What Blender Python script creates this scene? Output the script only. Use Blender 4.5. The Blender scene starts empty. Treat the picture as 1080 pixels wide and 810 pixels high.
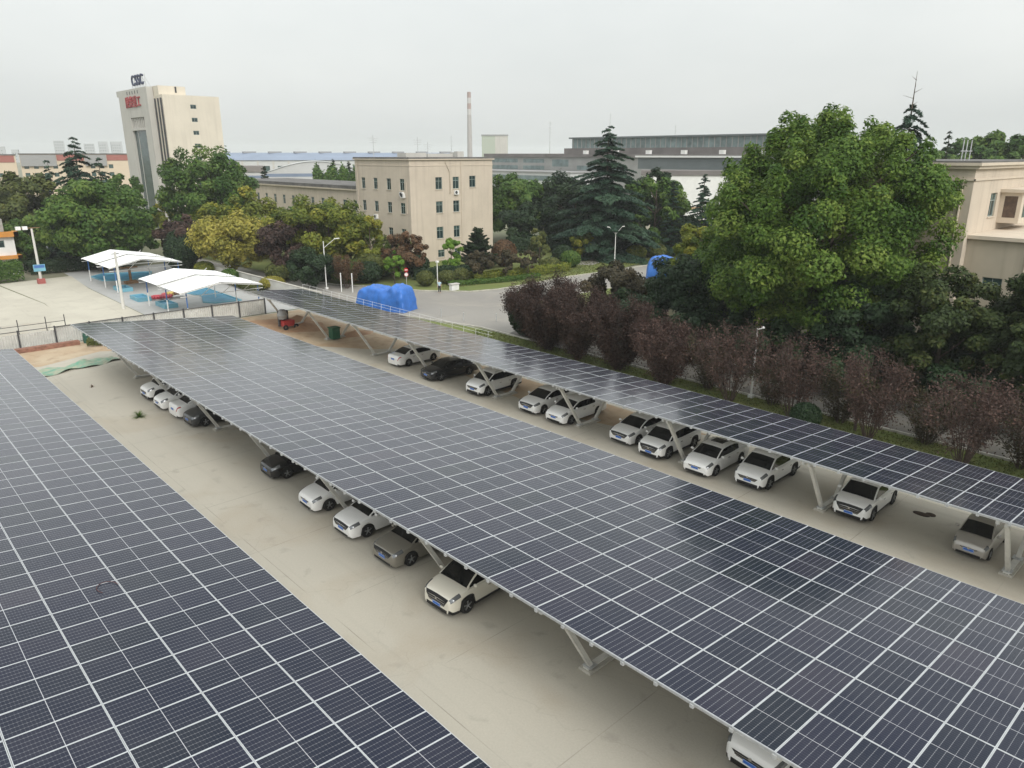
import bpy, math, random
import numpy as np
from mathutils import Vector, Matrix

C = bpy.context.scene.collection
SC = bpy.context.scene
R = math.radians

# ------------------------------------------------------------------ camera, sky, sun, exposure
CAM_H = 17.4
cam = bpy.data.objects.new("camera", bpy.data.cameras.new("camera"))
C.objects.link(cam)
cam.location = (0, 0, CAM_H)
cam.rotation_euler = (R(90 - 17.228), 0, R(-42.898))
cam.data.sensor_width = 36.0
cam.data.lens = 36.0 * 781.69 / 1080.0
cam.data.clip_start = 0.1
cam.data.clip_end = 12000
SC.camera = cam

ZENITH = 1.9
SUN = Vector((-0.20, -0.74, 0.64)).normalized()
world = bpy.data.worlds.new("World")
SC.world = world
world.use_nodes = True
wt = world.node_tree
for n in list(wt.nodes):
    wt.nodes.remove(n)
wo = wt.nodes.new("ShaderNodeOutputWorld")
bg = wt.nodes.new("ShaderNodeBackground")
sky = wt.nodes.new("ShaderNodeTexSky")
sky.sky_type = 'NISHITA'
sky.sun_disc = False
sky.sun_elevation = math.asin(SUN.z)
sky.sun_rotation = math.atan2(SUN.x, SUN.y)
sky.altitude = 400
sky.air_density = 1.6
sky.dust_density = 5.0
sky.ozone_density = 1.0
hs = wt.nodes.new("ShaderNodeHueSaturation")
hs.inputs['Saturation'].default_value = 0.25
veil = wt.nodes.new("ShaderNodeMix"); veil.data_type = 'RGBA'
veil.inputs['Factor'].default_value = 0.80
tc = wt.nodes.new("ShaderNodeTexCoord")
mp = wt.nodes.new("ShaderNodeMapping"); mp.inputs['Scale'].default_value = (1, 1, 3.0)
cn = wt.nodes.new("ShaderNodeTexNoise"); cn.inputs['Scale'].default_value = 2.2; cn.inputs['Detail'].default_value = 5
cr = wt.nodes.new("ShaderNodeValToRGB")
cr.color_ramp.elements[0].position = 0.3; cr.color_ramp.elements[0].color = (6.25, 6.55, 6.5, 1)
cr.color_ramp.elements[1].position = 0.72; cr.color_ramp.elements[1].color = (7.4, 7.6, 7.45, 1)
L = wt.links.new
L(tc.outputs['Generated'], mp.inputs['Vector']); L(mp.outputs['Vector'], cn.inputs['Vector'])
L(cn.outputs['Fac'], cr.inputs['Fac'])
L(sky.outputs['Color'], hs.inputs['Color'])
L(hs.outputs['Color'], veil.inputs['A']); L(cr.outputs['Color'], veil.inputs['B'])
# overcast luminance: the zenith is brighter than the horizon
sep = wt.nodes.new("ShaderNodeSeparateXYZ"); L(tc.outputs['Generated'], sep.inputs['Vector'])
zr_ = wt.nodes.new("ShaderNodeMapRange")
zr_.inputs['From Min'].default_value = 0.0; zr_.inputs['From Max'].default_value = 0.9
zr_.inputs['To Min'].default_value = 1.0; zr_.inputs['To Max'].default_value = ZENITH
L(sep.outputs['Z'], zr_.inputs['Value'])
mu = wt.nodes.new("ShaderNodeVectorMath"); mu.operation = 'SCALE'
L(veil.outputs['Result'], mu.inputs[0]); L(zr_.outputs['Result'], mu.inputs['Scale'])
L(mu.outputs['Vector'], bg.inputs['Color'])
bg.inputs['Strength'].default_value = 0.078
L(bg.outputs['Background'], wo.inputs['Surface'])

sl = bpy.data.lights.new("sun", 'SUN')
sl.energy = 1.3
sl.angle = R(26)
sl.color = (1.0, 0.96, 0.90)
so = bpy.data.objects.new("sun", sl)
C.objects.link(so)
so.rotation_euler = SUN.to_track_quat('Z', 'Y').to_euler()

SC.view_settings.view_transform = 'Standard'
SC.view_settings.look = 'None'
SC.view_settings.exposure = 0.60
SC.view_settings.gamma = 1.0
SC.render.engine = 'CYCLES'
SC.cycles.max_bounces = 7
SC.cycles.diffuse_bounces = 4
SC.cycles.glossy_bounces = 3
SC.cycles.transmission_bounces = 4
SC.cycles.volume_bounces = 1
SC.cycles.caustics_reflective = False
SC.cycles.caustics_refractive = False

# ------------------------------------------------------------------ materials
MATS = {}


def mat(name, col, rough=0.7, metal=0.0, var=0.0, scale=2.0, col2=None, bump=0.0, bscale=40.0, spec=0.4, coat=0.0, detail=6.0, streak=0.0):
    """Principled material; a noise mixes col and col2 (or a brighter/darker col)."""
    if name in MATS:
        return MATS[name]
    m = bpy.data.materials.new(name)
    m.use_nodes = True
    nt = m.node_tree
    b = nt.nodes["Principled BSDF"]
    b.inputs['Base Color'].default_value = (*col, 1)
    b.inputs['Roughness'].default_value = rough
    b.inputs['Metallic'].default_value = metal
    b.inputs['Specular IOR Level'].default_value = spec
    if coat:
        b.inputs['Coat Weight'].default_value = coat
        b.inputs['Coat Roughness'].default_value = 0.05
    if var or col2 or bump:
        g = nt.nodes.new("ShaderNodeNewGeometry")
        if var or col2:
            n = nt.nodes.new("ShaderNodeTexNoise")
            n.inputs['Scale'].default_value = scale
            n.inputs['Detail'].default_value = detail
            n.inputs['Roughness'].default_value = 0.6
            nt.links.new(g.outputs['Position'], n.inputs['Vector'])
            r = nt.nodes.new("ShaderNodeValToRGB")
            r.color_ramp.elements[0].position = 0.32
            r.color_ramp.elements[1].position = 0.68
            c2 = col2 or tuple(min(1, x * (1 + var)) for x in col)
            c1 = col if col2 else tuple(x * (1 - var) for x in col)
            r.color_ramp.elements[0].color = (*c1, 1)
            r.color_ramp.elements[1].color = (*c2, 1)
            nt.links.new(n.outputs['Fac'], r.inputs['Fac'])
            out = r.outputs['Color']
            if streak:
                mpv = nt.nodes.new("ShaderNodeMapping"); mpv.inputs['Scale'].default_value = (1.6, 1.6, 0.09)
                nt.links.new(g.outputs['Position'], mpv.inputs['Vector'])
                n3 = nt.nodes.new("ShaderNodeTexNoise"); n3.inputs['Scale'].default_value = 1.0; n3.inputs['Detail'].default_value = 5
                nt.links.new(mpv.outputs['Vector'], n3.inputs['Vector'])
                mr = nt.nodes.new("ShaderNodeMapRange")
                mr.inputs['From Min'].default_value = 0.50; mr.inputs['From Max'].default_value = 0.72
                mr.inputs['To Max'].default_value = streak
                nt.links.new(n3.outputs['Fac'], mr.inputs['Value'])
                mm = nt.nodes.new("ShaderNodeMix"); mm.data_type = 'RGBA'
                nt.links.new(mr.outputs['Result'], mm.inputs['Factor']); nt.links.new(out, mm.inputs['A'])
                mm.inputs['B'].default_value = (col[0] * .45, col[1] * .43, col[2] * .42, 1)
                out = mm.outputs['Result']
            nt.links.new(out, b.inputs['Base Color'])
        if bump:
            n2 = nt.nodes.new("ShaderNodeTexNoise")
            n2.inputs['Scale'].default_value = bscale
            n2.inputs['Detail'].default_value = 4
            nt.links.new(g.outputs['Position'], n2.inputs['Vector'])
            bp = nt.nodes.new("ShaderNodeBump")
            bp.inputs['Strength'].default_value = bump
            bp.inputs['Distance'].default_value = 0.03
            nt.links.new(n2.outputs['Fac'], bp.inputs['Height'])
            nt.links.new(bp.outputs['Normal'], b.inputs['Normal'])
    MATS[name] = m
    return m


def ground_mat(name, ca, cb, stain, s1=0.09, s2=0.5, rough=0.85, stain_amt=0.6, joints=0.0, spots=False):
    """Concrete-like ground: two tones at a large scale, blotchy stains, fine grain and optional slab joints."""
    m = bpy.data.materials.new(name)
    m.use_nodes = True
    nt = m.node_tree
    K = nt.links.new
    b = nt.nodes["Principled BSDF"]
    b.inputs['Roughness'].default_value = rough
    b.inputs['Specular IOR Level'].default_value = 0.3
    g = nt.nodes.new("ShaderNodeNewGeometry")

    def noise(s, d=5, dist=0.0):
        n = nt.nodes.new("ShaderNodeTexNoise")
        n.inputs['Scale'].default_value = s
        n.inputs['Detail'].default_value = d
        n.inputs['Distortion'].default_value = dist
        K(g.outputs['Position'], n.inputs['Vector'])
        return n

    def ramp(src, a, bb, lo=0.0, hi=1.0):
        r = nt.nodes.new("ShaderNodeMapRange")
        r.inputs['From Min'].default_value = a
        r.inputs['From Max'].default_value = bb
        r.inputs['To Min'].default_value = lo
        r.inputs['To Max'].default_value = hi
        K(src, r.inputs['Value'])
        return r.outputs['Result']

    def mix(f, A, B):
        x = nt.nodes.new("ShaderNodeMix"); x.data_type = 'RGBA'
        K(f, x.inputs['Factor'])
        for k, v in (('A', A), ('B', B)):
            if isinstance(v, tuple):
                x.inputs[k].default_value = (*v, 1)
            else:
                K(v, x.inputs[k])
        return x.outputs['Result']
    c = mix(ramp(noise(s1, 6, 0.4).outputs['Fac'], 0.35, 0.65), ca, cb)
    c = mix(ramp(noise(s2, 7, 0.8).outputs['Fac'], 0.5, 0.78, 0, stain_amt), c, stain)
    if spots:      # oil drips, tyre scuffs and cracks
        c = mix(ramp(noise(0.9, 4, 0.3).outputs['Fac'], 0.62, 0.74, 0, 0.30), c, tuple(x * 0.45 for x in cb))
        st = nt.nodes.new("ShaderNodeMapping"); st.inputs['Scale'].default_value = (1.1, 0.035, 1)
        K(g.outputs['Position'], st.inputs['Vector'])
        sn = nt.nodes.new("ShaderNodeTexNoise"); sn.inputs['Scale'].default_value = 1.3; sn.inputs['Detail'].default_value = 3
        K(st.outputs['Vector'], sn.inputs['Vector'])
        c = mix(ramp(sn.outputs['Fac'], 0.56, 0.70, 0, 0.16), c, tuple(x * 0.6 for x in cb))
        vo = nt.nodes.new("ShaderNodeTexVoronoi"); vo.feature = 'DISTANCE_TO_EDGE'; vo.inputs['Scale'].default_value = 0.16
        wn = noise(0.6, 4)
        ad = nt.nodes.new("ShaderNodeVectorMath"); ad.operation = 'MULTIPLY_ADD'
        K(wn.outputs['Color'], ad.inputs[0]); ad.inputs[1].default_value = (2.5, 2.5, 0); K(g.outputs['Position'], ad.inputs[2])
        K(ad.outputs['Vector'], vo.inputs['Vector'])
        c = mix(ramp(vo.outputs['Distance'], 0.0, 0.005, 0.13, 0.0), c, tuple(x * 0.4 for x in ca))
    gr = noise(14.0, 3)
    c = mix(ramp(gr.outputs['Fac'], 0.3, 0.7, 0, 0.16), c, tuple(x * 0.55 for x in ca))
    if joints:
        sx = nt.nodes.new("ShaderNodeSeparateXYZ")
        K(g.outputs['Position'], sx.inputs['Vector'])
        fs = []
        for ax in ('X', 'Y'):
            d = nt.nodes.new("ShaderNodeMath"); d.operation = 'PINGPONG'
            d.inputs[1].default_value = joints / 2
            K(sx.outputs[ax], d.inputs[0])
            l = nt.nodes.new("ShaderNodeMath"); l.operation = 'LESS_THAN'
            l.inputs[1].default_value = 0.018
            K(d.outputs[0], l.inputs[0])
            fs.append(l.outputs[0])
        mx = nt.nodes.new("ShaderNodeMath"); mx.operation = 'MAXIMUM'
        K(fs[0], mx.inputs[0]); K(fs[1], mx.inputs[1])
        br = nt.nodes.new("ShaderNodeMath"); br.operation = 'MULTIPLY'
        K(mx.outputs[0], br.inputs[0]); K(ramp(noise(0.35, 2).outputs['Fac'], 0.4, 0.6, 0.0, 0.6), br.inputs[1])
        c = mix(br.outputs[0], c, tuple(x * 0.45 for x in ca))
    K(c, b.inputs['Base Color'])
    bp = nt.nodes.new("ShaderNodeBump")
    bp.inputs['Strength'].default_value = 0.25
    bp.inputs['Distance'].default_value = 0.02
    K(gr.outputs['Fac'], bp.inputs['Height'])
    K(bp.outputs['Normal'], b.inputs['Normal'])
    MATS[name] = m
    return m


def leaf_mat(name, c0, c1, c2, trans=0.25):
    m = bpy.data.materials.new(name)
    m.use_nodes = True
    nt = m.node_tree
    b = nt.nodes["Principled BSDF"]
    b.inputs['Roughness'].default_value = 0.55
    b.inputs['Specular IOR Level'].default_value = 0.25
    at = nt.nodes.new("ShaderNodeAttribute"); at.attribute_name = "tint"
    r = nt.nodes.new("ShaderNodeValToRGB")
    r.color_ramp.elements[0].position = 0.1; r.color_ramp.elements[0].color = (*c0, 1)
    r.color_ramp.elements[1].position = 0.95; r.color_ramp.elements[1].color = (*c2, 1)
    e = r.color_ramp.elements.new(0.5); e.color = (*c1, 1)
    nt.links.new(at.outputs['Fac'], r.inputs['Fac'])
    nt.links.new(r.outputs['Color'], b.inputs['Base Color'])
    t = nt.nodes.new("ShaderNodeBsdfTranslucent")
    nt.links.new(r.outputs['Color'], t.inputs['Color'])
    ms = nt.nodes.new("ShaderNodeMixShader"); ms.inputs['Fac'].default_value = trans
    nt.links.new(b.outputs[0], ms.inputs[1]); nt.links.new(t.outputs[0], ms.inputs[2])
    nt.links.new(ms.outputs[0], nt.nodes["Material Output"].inputs['Surface'])
    MATS[name] = m
    return m


def panel_mat():
    """Solar glass: dark blue half-cut cells, 6 columns by 24 rows with a bright middle gap, from the panel's own UVs."""
    m = bpy.data.materials.new("solar_glass")
    m.use_nodes = True
    nt = m.node_tree
    K = nt.links.new
    b = nt.nodes["Principled BSDF"]
    b.inputs['Roughness'].default_value = 0.10
    b.inputs['IOR'].default_value = 1.36
    b.inputs['Coat Weight'].default_value = 0.10
    b.inputs['Specular IOR Level'].default_value = 0.22
    b.inputs['Coat Roughness'].default_value = 0.22
    # anti-glare glass: weak mirror from above, strong sheen at a glancing angle
    lw_ = nt.nodes.new("ShaderNodeLayerWeight"); lw_.inputs['Blend'].default_value = 0.5
    cw = nt.nodes.new("ShaderNodeMapRange"); cw.interpolation_type = 'SMOOTHSTEP'
    cw.inputs['From Min'].default_value = 0.42; cw.inputs['From Max'].default_value = 0.80
    cw.inputs['To Min'].default_value = 0.04; cw.inputs['To Max'].default_value = 0.78
    K(lw_.outputs['Facing'], cw.inputs['Value']); K(cw.outputs['Result'], b.inputs['Coat Weight'])
    uv = nt.nodes.new("ShaderNodeUVMap")
    s = nt.nodes.new("ShaderNodeSeparateXYZ")
    K(uv.outputs['UV'], s.inputs['Vector'])

    def M(op, a, bb=None, c=None):
        n = nt.nodes.new("ShaderNodeMath"); n.operation = op
        for i, v in enumerate((a, bb, c)):
            if v is None:
                continue
            if isinstance(v, (int, float)):
                n.inputs[i].default_value = v
            else:
                K(v, n.inputs[i])
        return n.outputs[0]
    uu = M('MULTIPLY', s.outputs['X'], 6.0)
    vv = M('MULTIPLY', s.outputs['Y'], 24.0)
    du = M('MULTIPLY', M('PINGPONG', uu, 0.5), 0.184)      # metres to the nearest column gap
    dv = M('MULTIPLY', M('PINGPONG', vv, 0.5), 0.0925)
    dm = M('MULTIPLY', M('ABSOLUTE', M('SUBTRACT', s.outputs['Y'], 0.5)), 2.22)
    near = M('LESS_THAN', dv, 0.020)
    wcol = M('ADD', M('MULTIPLY', near, 0.0042), 0.0040)
    lc = M('MULTIPLY', M('LESS_THAN', du, wcol), 0.42)
    lr = M('MULTIPLY', M('LESS_THAN', dv, 0.0016), 0.20)
    bus = M('MULTIPLY', M('LESS_THAN', M('MULTIPLY', M('PINGPONG', M('MULTIPLY', uu, 10.0), 0.5), 0.0184), 0.0006), 0.05)
    lm = M('LESS_THAN', dm, 0.0085)
    line = M('MAXIMUM', M('MAXIMUM', lc, lr), M('MAXIMUM', lm, bus))
    at = nt.nodes.new("ShaderNodeAttribute"); at.attribute_name = "tint"
    r = nt.nodes.new("ShaderNodeValToRGB")
    els = r.color_ramp.elements
    els[0].position = 0.0; els[0].color = (0.003, 0.009, 0.020, 1)
    els[1].position = 1.0; els[1].color = (0.018, 0.018, 0.036, 1)
    e = els.new(0.5); e.color = (0.008, 0.012, 0.030, 1)
    K(at.outputs['Fac'], r.inputs['Fac'])
    x = nt.nodes.new("ShaderNodeMix"); x.data_type = 'RGBA'
    K(line, x.inputs['Factor']); K(r.outputs['Color'], x.inputs['A'])
    x.inputs['B'].default_value = (0.46, 0.47, 0.50, 1)
    # dust film on the glass
    g = nt.nodes.new("ShaderNodeNewGeometry")
    n = nt.nodes.new("ShaderNodeTexNoise"); n.inputs['Scale'].default_value = 0.45; n.inputs['Detail'].default_value = 8
    n.inputs['Roughness'].default_value = 0.65
    K(g.outputs['Position'], n.inputs['Vector'])
    dd = nt.nodes.new("ShaderNodeMapRange")
    dd.inputs['From Min'].default_value = 0.3; dd.inputs['From Max'].default_value = 0.75
    dd.inputs['To Min'].default_value = 0.002; dd.inputs['To Max'].default_value = 0.04
    K(n.outputs['Fac'], dd.inputs['Value'])
    y = nt.nodes.new("ShaderNodeMix"); y.data_type = 'RGBA'
    K(dd.outputs['Result'], y.inputs['Factor']); K(x.outputs['Result'], y.inputs['A'])
    y.inputs['B'].default_value = (0.40, 0.37, 0.33, 1)
    K(y.outputs['Result'], b.inputs['Base Color'])
    MATS["solar_glass"] = m
    return m


M_GLASS = panel_mat()
M_ALU = mat("aluminium_frame", (0.60, 0.62, 0.64), 0.42, 0.35, var=0.08, scale=3)
M_STEEL = mat("white_painted_steel", (0.62, 0.61, 0.57), 0.55, 0.0, var=0.10, scale=2.5)
M_GALV = mat("galvanised_steel", (0.50, 0.51, 0.51), 0.5, 0.3, var=0.15, scale=6)
M_BACK = mat("panel_back", (0.72, 0.72, 0.71), 0.7)
M_LOT = ground_mat("lot_concrete", (0.465, 0.435, 0.368), (0.412, 0.388, 0.333), (0.37, 0.308, 0.228), 0.07, 0.24, stain_amt=0.6, joints=6.0, spots=True)
M_DIRT = ground_mat("dirt", (0.40, 0.29, 0.19), (0.47, 0.38, 0.27), (0.27, 0.19, 0.12), 0.3, 1.0, stain_amt=0.8)
M_SOIL = ground_mat("red_soil", (0.34, 0.20, 0.115), (0.40, 0.27, 0.17), (0.2, 0.12, 0.08), 0.6, 1.8, stain_amt=0.8)
M_ROAD = ground_mat("road_concrete", (0.29, 0.275, 0.25), (0.25, 0.235, 0.215), (0.36, 0.33, 0.28), 0.06, 0.2, stain_amt=0.6, joints=5.0)
M_ASPH = ground_mat("dark_asphalt", (0.105, 0.10, 0.09), (0.14, 0.13, 0.115), (0.20, 0.18, 0.14), 0.3, 0.9, stain_amt=0.7)  # side road: darker grey than the main road, with paler blotches
M_YARD = ground_mat("yard_concrete", (0.52, 0.49, 0.41), (0.46, 0.43, 0.36), (0.36, 0.33, 0.28), 0.15, 0.5, stain_amt=0.5, joints=4.0)
M_POOLF = ground_mat("pool_paving", (0.42, 0.42, 0.41), (0.37, 0.37, 0.36), (0.3, 0.3, 0.29), 0.2, 0.8, stain_amt=0.5, joints=2.0)
M_LAWN = ground_mat("lawn_soil", (0.115, 0.15, 0.04), (0.16, 0.18, 0.055), (0.22, 0.19, 0.09), 0.25, 0.8, rough=0.95, stain_amt=0.6)
M_EARTH = ground_mat("far_ground", (0.16, 0.17, 0.10), (0.24, 0.22, 0.17), (0.10, 0.12, 0.06), 0.02, 0.08, rough=0.95, stain_amt=0.7)
M_DARKSOIL = ground_mat("leaf_litter_soil", (0.09, 0.085, 0.05), (0.12, 0.11, 0.06), (0.16, 0.13, 0.08), 0.3, 1.0, rough=0.95)
M_KERB = mat("kerb_stone", (0.45, 0.43, 0.38), 0.9, var=0.2, scale=1.5)
M_BEIGE = mat("beige_render", (0.545, 0.472, 0.385), 0.9, var=0.06, scale=0.35, bump=0.08, bscale=25, streak=0.24)
M_BEIGE_L = mat("beige_trim", (0.58, 0.505, 0.41), 0.9, var=0.06, scale=0.6)
M_GREYR = mat("grey_render", (0.47, 0.415, 0.325), 0.9, var=0.06, scale=0.4, streak=0.24)
M_CREAM = mat("cream_tile", (0.64, 0.585, 0.49), 0.8, var=0.04, scale=0.25, streak=0.16)
M_TGREY = mat("pale_grey_panel", (0.50, 0.485, 0.45), 0.7, var=0.05, scale=0.3, streak=0.2)
M_ROOF = mat("roof_bitumen", (0.13, 0.125, 0.12), 0.95, var=0.3, scale=0.5)
M_WGLASS = mat("window_glass", (0.016, 0.035, 0.036), 0.08, 0.0, spec=0.7)
M_WGLASS2 = mat("window_glass_pale", (0.05, 0.09, 0.085), 0.15, 0.0, spec=0.7)
M_TGLASS = mat("teal_curtain_glass", (0.022, 0.055, 0.055), 0.12, 0.0, spec=0.6, var=0.35, scale=0.6)
M_WFRAME = mat("window_frame", (0.30, 0.35, 0.33), 0.5)
M_WHITE = mat("white_paint", (0.74, 0.74, 0.72), 0.6, var=0.05, scale=1.0)
M_MEMB = mat("white_membrane", (0.86, 0.86, 0.84), 0.7, var=0.04, scale=0.8)
M_DARKM = mat("dark_metal", (0.05, 0.05, 0.055), 0.55)
M_BLUEP = mat("blue_pole_paint", (0.06, 0.15, 0.38), 0.5)
M_POOLB = mat("pool_blue_paint", (0.07, 0.22, 0.33), 0.45, var=0.25, scale=0.5)
M_POOLC = mat("pool_light_blue", (0.16, 0.37, 0.46), 0.5, var=0.2, scale=0.7)
M_TARP = mat("blue_tarpaulin", (0.035, 0.15, 0.50), 0.42, var=0.18, scale=1.2, bump=0.5, bscale=3.0)
M_RUBBER = mat("black_rubber", (0.018, 0.018, 0.018), 0.8)
M_BLACK = mat("black_plastic", (0.012, 0.012, 0.013), 0.5)
M_CGLASS = mat("car_glass", (0.004, 0.005, 0.006), 0.04, spec=0.5)
M_RIM = mat("alloy_rim", (0.42, 0.43, 0.44), 0.35, 0.8)
M_RIMD = mat("rim_dark", (0.05, 0.05, 0.05), 0.4, 0.4)
M_LAMP = mat("clear_lamp_lens", (0.20, 0.21, 0.22), 0.15, 0.5)
M_RED = mat("red_lens", (0.42, 0.02, 0.02), 0.2)
M_CHROME = mat("chrome_trim", (0.6, 0.6, 0.6), 0.2, 0.9)
M_PLATE = mat("blue_plate", (0.03, 0.14, 0.52), 0.4)
M_PLATEW = mat("plate_white", (0.6, 0.65, 0.7), 0.4)
PAINT = {
    'white': mat("paint_white", (0.86, 0.86, 0.85), 0.28, coat=0.6),
    'black': mat("paint_black", (0.010, 0.010, 0.012), 0.25, coat=0.7),
    'grey': mat("paint_champagne_grey", (0.26, 0.245, 0.21), 0.3, 0.35, coat=0.6),
    'dark': mat("paint_dark_grey", (0.045, 0.047, 0.05), 0.3, 0.3, coat=0.6),
    'silver': mat("paint_silver", (0.42, 0.40, 0.37), 0.32, 0.4, coat=0.6),
    'ivory': mat("paint_ivory", (0.70, 0.67, 0.58), 0.28, coat=0.6),
}
M_BARK = mat("bark", (0.10, 0.080, 0.060), 0.95, var=0.35, scale=4, bump=0.6, bscale=12)
M_TWIG = mat("twig_bark", (0.085, 0.060, 0.050), 0.9, var=0.3, scale=5)
F_PLANE = leaf_mat("leaf_plane", (0.044, 0.100, 0.014), (0.108, 0.190, 0.028), (0.240, 0.310, 0.060), 0.38)
F_GREEN = leaf_mat("leaf_green", (0.038, 0.088, 0.016), (0.080, 0.152, 0.027), (0.165, 0.230, 0.044), 0.32)
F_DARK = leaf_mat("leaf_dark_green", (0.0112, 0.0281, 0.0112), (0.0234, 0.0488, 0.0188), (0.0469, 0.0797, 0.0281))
F_CEDAR = leaf_mat("needle_blue_green", (0.0175, 0.0425, 0.0275), (0.0325, 0.0700, 0.0425), (0.0688, 0.1187, 0.0650), 0.1)
F_YELLOW = leaf_mat("leaf_yellow", (0.150, 0.150, 0.026), (0.330, 0.300, 0.055), (0.470, 0.390, 0.095), 0.3)
F_YGREEN = leaf_mat("leaf_yellow_green", (0.075, 0.115, 0.018), (0.185, 0.215, 0.030), (0.360, 0.320, 0.045), 0.32)
F_BRIGHT = leaf_mat("leaf_bright_green", (0.0870, 0.1885, 0.0217), (0.1595, 0.2900, 0.0377), (0.2610, 0.3915, 0.0580), 0.35)
F_PURPLE = leaf_mat("leaf_dark_purple", (0.026, 0.015, 0.012), (0.058, 0.034, 0.027), (0.110, 0.068, 0.052), 0.2)
F_PLUM = leaf_mat("leaf_plum_brown", (0.034, 0.020, 0.017), (0.078, 0.046, 0.037), (0.160, 0.098, 0.078), 0.2)
F_MAPLE = leaf_mat("leaf_reddish_brown", (0.0562, 0.0438, 0.0225), (0.1313, 0.0750, 0.0400), (0.2125, 0.1125, 0.0562), 0.2)
F_MAROON = leaf_mat("leaf_maroon_green", (0.0325, 0.0300, 0.0175), (0.0650, 0.0550, 0.0275), (0.1063, 0.0775, 0.0400), 0.2)
F_SHADE = leaf_mat("leaf_shady_olive", (0.0208, 0.0368, 0.0104), (0.0416, 0.0640, 0.0160), (0.1040, 0.1160, 0.0288), 0.25)
F_OLIVE = leaf_mat("leaf_olive", (0.0500, 0.0688, 0.0200), (0.1063, 0.1250, 0.0325), (0.1875, 0.1875, 0.0500), 0.25)

# ------------------------------------------------------------------ mesh helpers
ORG = {}


class MB:
    """Collects faces in world coordinates; build() links them as ONE mesh object under its parent."""

    def __init__(s):
        s.v = []; s.f = []; s.m = []; s.uv = {}; s.t = {}

    def face(s, pts, mi=0, uv=None):
        k = len(s.v)
        s.v += [tuple(p) for p in pts]
        if uv:
            s.uv[len(s.f)] = uv
        s.f.append(tuple(range(k, k + len(pts))))
        s.m.append(mi)

    def box(s, x0, y0, z0, x1, y1, z1, mi=0):
        k = len(s.v)
        s.v += [(x0, y0, z0), (x1, y0, z0), (x1, y1, z0), (x0, y1, z0), (x0, y0, z1), (x1, y0, z1), (x1, y1, z1), (x0, y1, z1)]
        for f in ((0, 3, 2, 1), (4, 5, 6, 7), (0, 1, 5, 4), (1, 2, 6, 5), (2, 3, 7, 6), (3, 0, 4, 7)):
            s.f.append(tuple(k + i for i in f)); s.m.append(mi)

    def tube(s, p, q, r0, r1=None, n=8, mi=0, cap=True):
        r1 = r0 if r1 is None else r1
        p = Vector(p); q = Vector(q)
        d = (q - p).normalized()
        a = d.orthogonal().normalized(); b = d.cross(a)
        k = len(s.v)
        for c, r in ((p, r0), (q, r1)):
            for i in range(n):
                t = 2 * math.pi * i / n
                s.v.append(tuple(c + a * (math.cos(t) * r) + b * (math.sin(t) * r)))
        for i in range(n):
            j = (i + 1) % n
            s.f.append((k + i, k + j, k + n + j, k + n + i)); s.m.append(mi)
        if cap:
            s.f.append(tuple(k + i for i in reversed(range(n)))); s.m.append(mi)
            s.f.append(tuple(k + n + i for i in range(n))); s.m.append(mi)

    def bar(s, p, q, w, h, mi=0):
        """rectangular bar from p to q"""
        p = Vector(p); q = Vector(q)
        d = (q - p).normalized()
        up = Vector((0, 0, 1)) if abs(d.z) < 0.95 else Vector((0, 1, 0))
        a = d.cross(up).normalized(); b = a.cross(d)
        k = len(s.v)
        for c in (p, q):
            for i, j in ((-1, -1), (1, -1), (1, 1), (-1, 1)):
                s.v.append(tuple(c + a * (i * w / 2) + b * (j * h / 2)))
        for f in ((0, 1, 2, 3), (7, 6, 5, 4), (0, 4, 5, 1), (1, 5, 6, 2), (2, 6, 7, 3), (3, 7, 4, 0)):
            s.f.append(tuple(k + i for i in f)); s.m.append(mi)

    def prism(s, pts, z0, z1, mi=0):
        n = len(pts)
        s.face([(x, y, z1) for x, y in pts], mi)
        s.face([(x, y, z0) for x, y in reversed(pts)], mi)
        for i in range(n):
            a = pts[i]; b = pts[(i + 1) % n]
            s.face([(a[0], a[1], z0), (b[0], b[1], z0), (b[0], b[1], z1), (a[0], a[1], z1)], mi)

    def grid(s, V, mi=0, flip=False):
        """V[i][j] points -> quads sharing vertices"""
        k = len(s.v); n = len(V[0])
        for row in V:
            s.v += [tuple(p) for p in row]
        for i in range(len(V) - 1):
            for j in range(n - 1):
                q = (k + i * n + j, k + (i + 1) * n + j, k + (i + 1) * n + j + 1, k + i * n + j + 1)
                s.f.append(q[::-1] if flip else q); s.m.append(mi(i, j) if callable(mi) else mi)

    def lathe(s, prof, c, axis='z', n=16, mi=0):
        V = []
        for i in range(n + 1):
            t = 2 * math.pi * i / n
            row = []
            for r, h in prof:
                if axis == 'z':
                    row.append((c[0] + r * math.cos(t), c[1] + r * math.sin(t), c[2] + h))
                else:
                    row.append((c[0] + r * math.cos(t), c[1] + h, c[2] + r * math.sin(t)))
            V.append(row)
        s.grid(V, mi)

    def blob(s, c, r, n=10, m=6, mi=0):
        V = []
        for i in range(m + 1):
            p = math.pi * i / m - math.pi / 2
            V.append([(c[0] + r[0] * math.cos(p) * math.cos(2 * math.pi * j / n), c[1] + r[1] * math.cos(p) * math.sin(2 * math.pi * j / n),
                       c[2] + r[2] * math.sin(p)) for j in range(n + 1)])
        s.grid(V, mi, True)

    def mesh(s, name, mats, off=(0, 0, 0), smooth=False):
        me = bpy.data.meshes.new(name)
        ox, oy, oz = off
        me.from_pydata([(x - ox, y - oy, z - oz) for x, y, z in s.v], [], s.f)
        for m in (mats if isinstance(mats, (list, tuple)) else [mats]):
            me.materials.append(m)
        me.polygons.foreach_set('material_index', s.m)
        if s.uv:
            ul = me.uv_layers.new(name="UVMap")
            for fi, uv in s.uv.items():
                for li, c in zip(me.polygons[fi].loop_indices, uv):
                    ul.data[li].uv = c
        if smooth:
            me.shade_smooth()
            me.set_sharp_from_angle(angle=R(38))
        me.update()
        return me

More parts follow.
